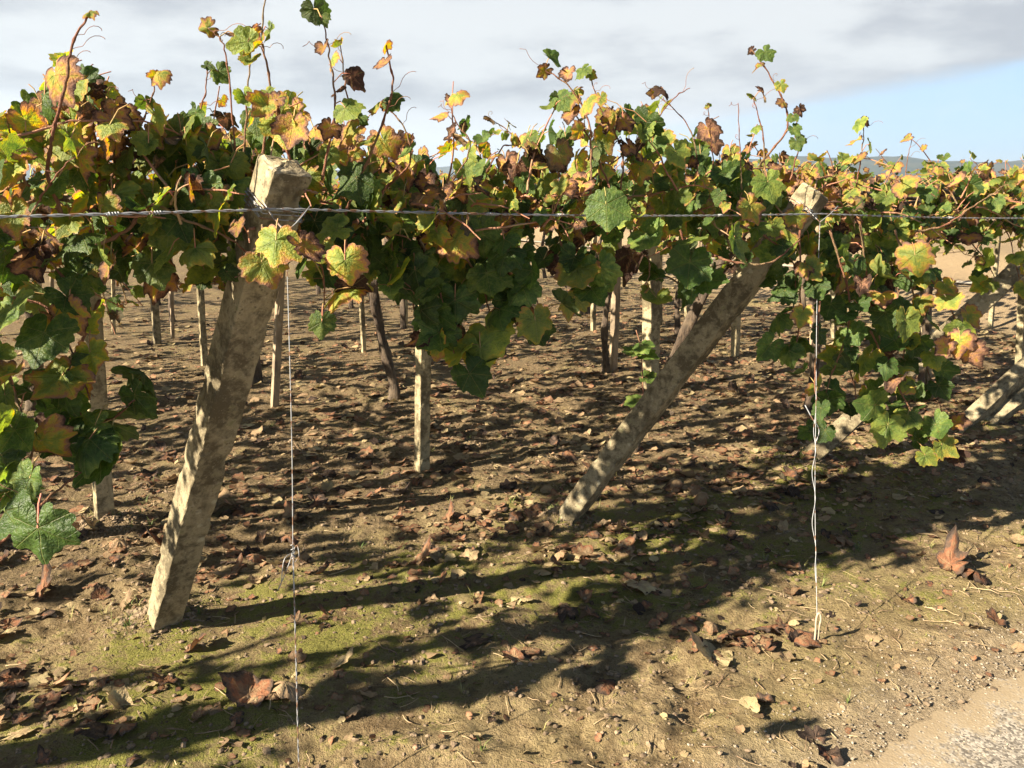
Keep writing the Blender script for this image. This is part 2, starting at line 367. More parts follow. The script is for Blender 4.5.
# ------------------------------------------------------------------ ground, road, track, hills
def axis_grid(lo, hi, near_lo, near_hi, fine, ratio):
    a = list(np.arange(near_lo, near_hi, fine)); st = fine; x = a[-1]
    while x < hi: st *= ratio; x += st; a.append(x)
    st = fine; x = a[0]; b = []
    while x > lo: st *= ratio; x -= st; b.append(x)
    return np.array(b[::-1] + a)
gx = axis_grid(-3500, 3500, -2.6, 3.4, 0.016, 1.045); gy = axis_grid(-600, 3500, 1.55, 5.4, 0.016, 1.035)
X, Y = np.meshgrid(gx, gy); Z = ground_h(X, Y)
s_, t_ = st_of(X, Y)
moss = (0.66 * np.exp(-((t_ - 0.35) / 1.15) ** 2) * (.55 + .45 * np.exp(-((s_ - 1.5) / 2.2) ** 2)) + 0.25 * (vnoise(X * 1.1 + 9, Y * 1.1) - .45) + 0.28 * (vnoise(X * 3.1, Y * 3.1 + 4) - .5))
moss *= sstep(t_, ROAD_T + 0.02, ROAD_T + 0.3)
farz = sstep(s_, 8.6, 9.4)
sand = (1 - sstep(t_ + .10 * vnoise(X * 6, Y * 6) , ROAD_T + 0.02, ROAD_T + 0.34)) * 0.75
humus_shade = np.repeat((sstep(t_, .5, 1.5) * (1 - sstep(s_, 7.5, 8.8)) * .62).reshape(-1, 1), 4, 1)  # rotted leaf carpet plus painted shade, strongest beneath the vines
zone = np.stack([np.clip(moss, 0, 1), farz, sand, np.ones_like(X)], -1).reshape(-1, 4)
V = np.stack([X, Y, Z], -1).reshape(-1, 3); nx = len(gx); ny = len(gy)
i = (np.arange(ny - 1)[:, None] * nx + np.arange(nx - 1)[None]).ravel()
ground = mesh_np('ground', V, [np.stack([i, i + 1, i + nx + 1, i + nx], -1)], M_SOIL, {'zone': zone, 'humus_shade': humus_shade}); ground['kind'] = 'structure'

def strip(name, svals, tfun_a, tfun_b, nt, lift, mat, zfun=None):
    S = []; Zo = []
    for s in svals:
        for k in range(nt + 1):
            f = k / nt; t = tfun_a(s) * (1 - f) + tfun_b(s) * f; p = ST(s, t)
            S.append((p[0], p[1], (gz(p[0], p[1]) if zfun is None else zfun(p)) + lift)); Zo.append((max(0, 1 - f * nt / 3.6), 0, 0, 1))
    n = len(svals); i = (np.arange(n - 1)[:, None] * (nt + 1) + np.arange(nt)[None]).ravel()
    o = mesh_np(name, S, [np.stack([i, i + nt + 1, i + nt + 2, i + 1], -1)[:, ::-1]], mat, {'zone': np.array(Zo)}, smooth=False); o['kind'] = 'structure'; return o
sv = np.concatenate([np.arange(-60, -1, 2.0), np.arange(-1, 5, 0.03), np.arange(5, 9, .5)])
def wob(s): return ROAD_T - 0.02 + 0.11 * float(fbm(np.array(s * 2.2), np.array(1.0), 3)) + 0.07 * float(fbm(np.array(s * 15.), np.array(5.0), 3))
strip('road', sv, wob, lambda s: ROAD_T - 3.2, 24, 0.007, M_ROAD, zfun=lambda p: 0.0)
# pale farm track across the bank beyond the vineyard end
tv = np.arange(-6, 40, 1.0); S = []
for t in tv:
    for s in (10.85, 11.0, 11.15): p = ST(s + 0.05 * math.sin(t * 1.3), t); S.append((p[0], p[1], gz(p[0], p[1]) + 0.02))
i = (np.arange(len(tv) - 1)[:, None] * 3 + np.arange(2)[None]).ravel()
o = mesh_np('track', S, [np.stack([i, i + 1, i + 4, i + 3], -1)], M_TRACK); o['kind'] = 'structure'
def ridge(name, D, base, amp, seed, a0, a1, depth):
    n = 160; Vv = []
    for k in range(n):
        a = a0 + (a1 - a0) * k / (n - 1); edge = min(1, k / 14, (n - 1 - k) / 14)
        h = (base + amp * 2 * float(fbm(np.array(a * 5.0 + seed), np.array(seed * 1.7), 5))) * max(edge, 0.02)
        trees = 2.2 * float(vnoise(np.array(a * 900.0), np.array(seed))) * edge
        for (q, hh) in ((0, -2), (0.35, .6), (0.75, .93), (1.0, 1.0), (1.5, .7), (2.4, -.1)):
            rr = D + depth * q + 25 * float(fbm(np.array(a * 30.), np.array(q * 3.0 + seed), 3))
            Vv.append((math.sin(a) * rr, math.cos(a) * rr, hh if hh < 0 else h * hh + (trees if hh > .5 else 0)))
    i = (np.arange(n - 1)[:, None] * 6 + np.arange(5)[None]).ravel()
    o = mesh_np(name, Vv, [np.stack([i, i + 6, i + 7, i + 1], -1)], M_HILL); o['kind'] = 'structure'
ridge('hills', 1500, 50, 26, 2.4, R(-6), R(52), 200)
ridge('hills', 2300, 66, 26, 6.3, R(-50), R(60), 260)
# the air
hb = MB(); x0, x1, y0, y1, z0, z1 = -3300, 3300, -500, 3300, -3.5, 130
hv = np.array([(x, y, z) for z in (z0, z1) for y in (y0, y1) for x in (x0, x1)], float)
hb.add(hv, np.array([[0, 2, 3, 1], [4, 5, 7, 6], [0, 1, 5, 4], [2, 6, 7, 3], [0, 4, 6, 2], [1, 3, 7, 5]]))
hm = bpy.data.materials.new('air'); hm.use_nodes = True; ht = NT(hm.node_tree); ht.n.clear()
ho = ht.node('ShaderNodeOutputMaterial'); pv = ht.node('ShaderNodeVolumePrincipled'); pv.inputs['Density'].default_value = 0.00027
pv.inputs['Color'].default_value = (.60, .78, 1.0, 1); pv.inputs['Anisotropy'].default_value = 0.2; ht.l.new(pv.outputs[0], ho.inputs['Volume'])
haze = hb.build('haze', hm, smooth=False); haze['kind'] = 'stuff'

# ------------------------------------------------------------------ leaf templates
def outline(phi, teeth=True, rs=0.0, deep=1.0):
    """radius of a grape leaf at angle phi from its tip"""
    a = np.abs(phi)
    kp = np.radians([0, 14, 30, 44, 56, 70, 88, 102, 114, 132, 150, 166, 180])
    kr = np.array([1.0, .93, .82, .85, .93, .88, .79, .80, .82, .76, .74, .66, .12])
    lob = np.interp(a, kp, kr); lob = lob + (0.84 - lob) * (1 - deep) * (a < 2.5)
    if teeth:
        u = (np.degrees(a) / 11.5 + 0.2) % 1.0
        lob = lob * (1 + 0.15 * (np.where(u < .6, u / .6, (1 - u) / .4) - 0.5) * (a < 2.7))
    return lob
def template(N, fr, seed, crumple):
    r = np.random.default_rng(seed)
    phi = -math.pi + (np.arange(N) + 0.5) * 2 * math.pi / N
    tear = 1 - .45 * np.exp(-((phi - r.uniform(-2.6, 2.6)) / r.uniform(.1, .35)) ** 2) * (r.random() < .3)
    ro = tear * (1 + .07 * np.sin(phi + r.uniform(0, 6)) + .05 * np.sin(3 * phi + r.uniform(0, 6))) * outline(phi, N >= 30, deep=r.uniform(1.0, 2.3) if crumple < .3 else r.uniform(1.6, 2.9)) * (1 + 0.05 * r.standard_normal() + 0.05 * np.sin(phi * 2 + r.uniform(0, 6)))
    L = [(0.0, 0.0)]; fri = [0.0]
    for f in fr:
        x = np.sin(phi) * ro * f; y = np.cos(phi) * ro * f; L += list(zip(x, y)); fri += [f] * N
    L = np.array(L); rf = np.array(fri); x, y = L.T; rr = np.hypot(x, y); ph = np.arctan2(x, y)
    fold = r.uniform(-.35, .45); cup = r.uniform(-.45, .25)
    z = fold * np.abs(x) * .8 + cup * rr ** 2
    for k in (2, 3, 5): z += r.normal(0, .055) * np.sin(k * ph + r.uniform(0, 6)) * rr ** 1.5
    z += .05 * np.cos(ph * 5 * 1.07) * rr
    z += r.normal(0, .02, len(z)) * (rr > 0)
    # bend of the whole blade about the x axis
    bend = r.uniform(-.7, .2) * (1 + crumple); th = bend * y * .8
    y2 = np.where(np.abs(bend) > .02, np.sin(th) / (bend * .8 + 1e-9), y); z2 = z + (1 - np.cos(th)) / (bend * .8 + 1e-9)
    x2 = x.copy()
    if crumple > 0:
        roll = r.uniform(.3, 1.7) * crumple * r.choice([-1, 1]); tx = roll * x2
        x3 = np.sin(tx) / roll; z2 = z2 + (1 - np.cos(tx)) / roll
        x2 = x3
        q = np.array([x2, y2, z2]).T
        w1 = r.uniform(3, 6, 3); z2 = z2 + crumple * .11 * np.sin(q @ w1 * 1.3) * rr; x2 = x2 + crumple * .09 * np.sin(q @ w1[::-1] * 1.6 + 1) * rr
        y2 = y2 + crumple * .08 * np.sin(q @ (w1 * r.choice([-1, 1], 3)) + 2)
    Vt = np.stack([x2, y2, z2], -1)
    if crumple > 0:
        for q_ in range(5):
            a_ = r.uniform(0, math.pi); n_ = np.array([math.cos(a_), math.sin(a_)]); c_ = r.uniform(-.45, .45)
            dd = Vt[:, :2] @ n_ - c_; fa = r.uniform(.25, .85) * r.choice([-1, 1]) * crumple
            up = np.maximum(dd, 0); Vt[:, 2] += up * math.sin(fa); Vt[:, :2] -= (up * (1 - math.cos(fa)))[:, None] * n_
        Vt += r.normal(0, .022, Vt.shape) * (rr > 0)[:, None]
    j = np.arange(N - 0); k = (j + 1) % N
    wrap = np.ones(N, bool)
    tris = np.stack([np.zeros(N, int), 1 + k, 1 + j], -1)
    quads = []
    for g in range(len(fr) - 1):
        a = 1 + g * N; c = a + N; quads.append(np.stack([a + j, a + k, c + k, c + j], -1))
    quads = np.concatenate(quads) if quads else np.zeros((0, 4), int)
    # leave the sinus at the stalk open
    keep_t = (k != 0); tris = tris[keep_t]
    if len(quads): quads = quads[np.tile(keep_t, len(fr) - 1)]
    return dict(V=Vt, lco=np.stack([x, y, 0 * x], -1), rf=rf, tri=tris, quad=quads)
r_cr = lambda k: (.35, .55, .8)[k % 3]
LOD = {
    0: [template(46, (.22, .5, .78, 1.0), 310 + k, 0 if k < 18 else r_cr(k)) for k in range(26)],
    1: [template(22, (.5, 1.0), 40 + k, 0 if k < 8 else .7) for k in range(12)],
    2: [template(14, (1.0,), 70 + k, 0 if k < 6 else .6) for k in range(9)]}
NFLAT = {0: 18, 1: 8, 2: 6}
def norm(a): return a / (np.linalg.norm(a, axis=-1, keepdims=True) + 1e-9)

class Leaves:
    def __init__(s): s.b = []; s.tip = []; s.nor = []; s.size = []; s.age = []; s.node = []
    def add(s, base, tip, nor, size, age, node=None):
        s.b.append(base); s.tip.append(tip); s.nor.append(nor); s.size.append(size); s.age.append(age); s.node.append(base if node is None else node)
    def build(s, name, lod, parent, origin, petiole=True, mat=None, rng=RNG):
        b = np.array(s.b); Yt = norm(np.array(s.tip)); Zt = np.array(s.nor); Zt = norm(Zt - Yt * np.sum(Zt * Yt, 1, keepdims=True)); Xt = np.cross(Yt, Zt)
        sz = np.array(s.size); age = np.array(s.age); n = len(b); rnd = rng.random(n)
        nf = NFLAT[lod]; nv = len(LOD[lod])
        var = np.where(age > .76, rng.integers(nf, nv, n), rng.integers(0, nf, n))
        VV, QQ, TT, LA, LC = [], [], [], [], []; off = 0
        for v in range(nv):
            idx = np.nonzero(var == v)[0]
            if not len(idx): continue
            T = LOD[lod][v]; tv = T['V']; m_ = len(tv)
            asp = rng.uniform(.88, 1.12, len(idx))[:, None, None]
            W = b[idx][:, None] + sz[idx][:, None, None] * (tv[None, :, 0:1] * Xt[idx][:, None] * asp + tv[None, :, 1:2] * Yt[idx][:, None] + tv[None, :, 2:3] * Zt[idx][:, None] * rng.uniform(.6, 1.4, len(idx))[:, None, None])
            VV.append(W.reshape(-1, 3)); o_ = off + np.arange(len(idx))[:, None, None] * m_
            TT.append((T['tri'][None] + o_).reshape(-1, 3)); 
            if len(T['quad']): QQ.append((T['quad'][None] + o_).reshape(-1, 4))
            a = np.ones((len(idx), m_, 4)); a[..., 0] = age[idx][:, None]; a[..., 1] = T['rf'][None]; a[..., 2] = rnd[idx][:, None]; LA.append(a.reshape(-1, 4))
            LC.append(np.tile(T['lco'], (len(idx), 1))); off += m_ * len(idx)
        nq = sum(len(q) for q in QQ); nt = sum(len(q) for q in TT); mi = np.zeros(nq + nt, int); PQ = []
        if petiole:
            nd = np.array(s.node); ok = np.linalg.norm(nd - b, axis=1) > .01; p0 = nd[ok]; p1 = b[ok]; k = len(p0)
            if k:
                d = norm(p1 - p0); u = norm(np.cross(d, np.array([.3, .2, .93]))); v = np.cross(d, u); r0 = (.0016 + sz[ok] * .006)[:, None]
                mid = (p0 + p1) / 2 + np.array([0, 0, .012]); rings = []
                for pp in (p0, mid, p1):
                    for a in (0, 2.094, 4.189): rings.append(pp + r0 * (math.cos(a) * u + math.sin(a) * v))
                W = np.stack(rings, 1); o_ = off + np.arange(k)[:, None, None] * 9
                tq = np.array([[g * 3 + j, g * 3 + (j + 1) % 3, g * 3 + 3 + (j + 1) % 3, g * 3 + 3 + j] for g in range(2) for j in range(3)])
                VV.append(W.reshape(-1, 3)); PQ.append((tq[None] + o_).reshape(-1, 4)); LA.append(np.ones((k * 9, 4)) * .3); LC.append(np.zeros((k * 9, 3))); off += k * 9
        mats = [mat or M_LEAF, M_PET]
        fl = []; mi = []
        if QQ: q = np.concatenate(QQ); fl.append(q); mi.append(np.zeros(len(q), int))
        if TT: q = np.concatenate(TT); fl.append(q); mi.append(np.zeros(len(q), int))
        if PQ: q = np.concatenate(PQ); fl.append(q); mi.append(np.ones(len(q), int))
        return mesh_np(name, np.concatenate(VV), fl, mats, {'leaf': np.concatenate(LA), 'lco': np.concatenate(LC)}, matidx=np.concatenate(mi), parent=parent, origin=origin)

SUNV = np.array(sun_to)
def leaf_age(z, bias, r):
    base = .25 + .15 * np.clip((z - 1.42) / .30, -.4, 1) + bias
    a = r.normal(base, .21)
    u = r.random()
    if u < .10: a = r.uniform(.58, 1.0)
    elif u < .17: a = r.uniform(.08, .3)
    return float(np.clip(a, .02, .98))
def foliate(path, L, r, step=.075, size=(.048, .078), bias=0., start=0.1, taper=True, outward=None):
    """leaves alternate along a cane"""
    seg = np.linalg.norm(np.diff(path, axis=0), axis=1); cum = np.concatenate([[0], np.cumsum(seg)]); tot = cum[-1]
    d = start * tot + r.uniform(0, step); side = 1
    while d < tot:
        k = min(np.searchsorted(cum, d) - 1, len(seg) - 1); f = (d - cum[k]) / (seg[k] + 1e-9)
        p = path[k] * (1 - f) + path[k + 1] * f; tg = norm(path[k + 1] - path[k])
        sv_ = np.cross(tg, [0, 0, 1.0]); 
        if np.linalg.norm(sv_) < .3: a = r.uniform(0, 6.28); sv_ = np.array([math.cos(a), math.sin(a), 0])
        sv_ = norm(sv_) * side; side = -side
        q = sv_ * .8 + np.array([0, 0, .35]) + r.normal(0, .45, 3)
        if outward is not None: q = q + outward * .5
        q = norm(q); s = r.uniform(*size) * (1 - .45 * (d / tot) if taper else 1)
        pl = s * r.uniform(.7, 1.3); bs = p + q * pl
        hz_ = norm(np.array([q[0], q[1], 0]) + 1e-6)
        tip = norm(hz_ * .65 + np.array([0, 0, -.75]) + r.normal(0, .4, 3))
        nor = norm(np.array([0, 0, .55]) + hz_ * .40 + SUNV * .75 + (outward * .35 if outward is not None else 0) + r.normal(0, .42, 3))
        L.add(bs, tip, nor, s, leaf_age(bs[2], bias, r), p)
        if r.random() < .12:
            L.add(p + q * .02, norm(r.normal(0, 1, 3) - np.array([0, 0, .5])), r.normal(0, 1, 3), s * .45, leaf_age(bs[2], bias + .15, r), p)
        d += step * r.uniform(.7, 1.35)
def grow(start, d0, length, r, droop=.5, n=12, wig=.10, floor=1.12):
    p = np.array(start, float); d = norm(np.array(d0, float)); pts = [p.copy()]; st = length / n
    for k in range(n):
        d = norm(d + np.array([0, 0, -droop * st * 2]) + r.normal(0, wig, 3))
        if p[2] < floor and d[2] < 0: d = norm(d * np.array([1, 1, .2]))
        p = p + d * st; pts.append(p.copy())
    return np.array(pts)

# ------------------------------------------------------------------ vines
ROWS_T = [0.62, 2.5, 4.4, 6.3, 8.2, 10.2, 12.4]
COLS_S = [-3.4, -1.15, 1.1, 3.4, 5.65, 7.7]
COLN = ['outside the left edge of the picture', 'at the left edge of the picture', 'behind the thick left leaning post', 'behind the middle leaning post', 'right of the middle leaning post', 'at the right edge, by the pale bank']
ROWN = ['front', 'second', 'third', 'fourth', 'fifth', 'sixth', 'last']
TRUNKS = {  # (row, col): base point, top point
    (0, 1): (GP(-60, 560), P(-30, 250, 3.0)), (0, 2): (GP(203, 515), P(255, 250, 3.1)), (0, 3): (GP(628, 452), P(752, 262, 4.3)),
    (0, 4): (GP(893, 425), P(868, 232, 4.6)), (1, 2): (GP(391, 401), P(383, 240, 6.0)), (1, 3): (GP(606, 374), P(612, 240, 6.8)),
    (1, 4): (GP(806, 410), P(815, 240, 5.9)), (1, 1): (GP(28, 412), P(38, 240, 5.8)), (1, 5): (GP(918, 394), P(924, 240, 6.2))}
vines = {}
def make_vine(ri, ci):
    r = np.random.default_rng(1000 + ri * 17 + ci)
    s0 = COLS_S[ci] + (r.uniform(-.2, .2) if ri else 0); t0 = ROWS_T[ri] + (r.uniform(-.15, .15) if ri else 0)
    if (ri, ci) in TRUNKS: b, tp = TRUNKS[(ri, ci)]; b = onground(b)
    else:
        b = onground(ST(s0, t0)); tp = b + np.array([r.uniform(-.08, .08), r.uniform(-.08, .08), 1.48]); tp[2] = 1.5
    tp = np.array([tp[0], tp[1], 1.5])
    near = np.hypot(*ST(s0, t0)[:2])
    lod = 0 if (ri == 0 and ci >= 1) or near < 4.6 else (1 if near < 8 else 2)
    if ci == 0: lod = 2
    label = 'grapevine in the %s row %s' % (ROWN[ri], COLN[ci]) if ri else 'leafy front grapevine %s' % COLN[ci]
    root = empty('grapevine', tuple(b), label, 'grapevine', 'grapevines trained over the overhead wires'); vines[(ri, ci)] = root
    # trunk
    tb = MB(); pts = smooth_path([b - [0, 0, .08], b * .7 + tp * .3 + r.normal(0, .025, 3), b * .35 + tp * .65 + r.normal(0, .03, 3), tp], 18)
    th = .030 if ri == 0 else .032
    rad = th * (1.15 - .35 * np.linspace(0, 1, 18)) * (1 + .16 * np.sin(np.arange(18) * 1.9 + r.uniform(0, 6))); rad[0:2] *= 1.35
    if (ri, ci) == (1, 2): rad = rad * 1.1; pts = smooth_path([b - [0, 0, .08], b + [.03, 0, .10], b + [-.05, 0, .45], b * .4 + tp * .6 + [-.09, 0, 0], b * .2 + tp * .8 + [.03, 0, 0], tp], 18)
    elif lod >= 1: rad = rad * .8
    pts = smooth_path(pts, 60); rad = np.interp(np.linspace(0, 1, 60), np.linspace(0, 1, 18), rad)
    TV, TF = tube(pts, rad, 12); cc = np.repeat(pts, 12, 0); kk_ = np.arange(60 * 12); tw = 1 + .24 * np.sin((kk_ % 12) * 2 * math.pi / 12 * 3 + (kk_ // 12) * .22) + r.normal(0, .06, 720)
    TV[:720] = cc + (TV[:720] - cc) * tw[:, None]; tb.add(TV, TF); tb.build('trunk', M_BARK, root, tuple(b))
    ends = []
    for sg in (-1, 1):
        e = ST(s0 + sg * .95, t0 + r.uniform(-.1, .1), 1.52); ab = MB()
        pp = smooth_path([tp, tp * .6 + e * .4 + [0, 0, .05] + r.normal(0, .03, 3), e], 12)
        ab.add(*tube(pp, np.linspace(.020, .010, 12), 7)); ab.build('arm', M_BARK, root, tuple(tp)); ends.append(e)
    # random canes and their leaves
    L = Leaves(); cb = MB(); canes = []
    ns = {0: 80, 1: 78, 2: 48}[lod]
    if ci == 0 and ri == 0: ns = 13
    ext = {0: 1.2, 1: 1.2, 2: 1.25}[lod]
    for k in range(ns):
        s = s0 + r.uniform(-ext, ext); t = t0 + r.uniform(-.95, 1.0)
        if ri == 0: t = max(t, .08) if r.random() < .75 else r.uniform(.0, .3)
        st = ST(s, t, 1.50 + r.uniform(-.04, .10))
        a = r.uniform(0, 6.283); up = r.uniform(-.15, .5); ln = r.uniform(.4, .9); dr = r.uniform(.2, .9)
        if r.random() < (.30 if ri == 0 else .14): up = r.uniform(.9, 2.2); ln = r.uniform(.22, .45); dr = .15
        d = np.array([math.cos(a), math.sin(a), up])
        if ri == 0 and t < .4 and d[:2] @ TD < -.2: ln *= .4; dr = 1.4
        pth = grow(st, d, ln, r, dr, 10, .12, floor=r.uniform(1.12, 1.42) if ri == 0 else r.uniform(1.22, 1.45))
        canes.append(pth); foliate(pth, L, r, step=.060 if lod == 0 else .085, size=((.034, .074) if ci < 3 else (.032, .066)) if lod == 0 else (.055, .088),
                                   bias=(-.02 if ci < 3 else .03) + (.05 if ri > 1 else 0))
    for k, pth in enumerate(canes): cb.add(*tube(pth, np.linspace(.0042, .0018, len(pth)), 5 if lod == 0 else 3, cap=False))
    if lod == 0: cb.build('canes', M_CANE, root, tuple(tp))['kind'] = 'stuff'
    return root, L, lod, tp
allL = {}
PT1h = P(285, 175, 2.20); PT2h = P(815, 195, 3.40)
for ri in range(len(ROWS_T)):
    for ci in range(len(COLS_S)):
        if ci == 0 and ri > 2: continue
        if ri == 0 and ci == 5 and False: continue
        allL[(ri, ci)] = make_vine(ri, ci)

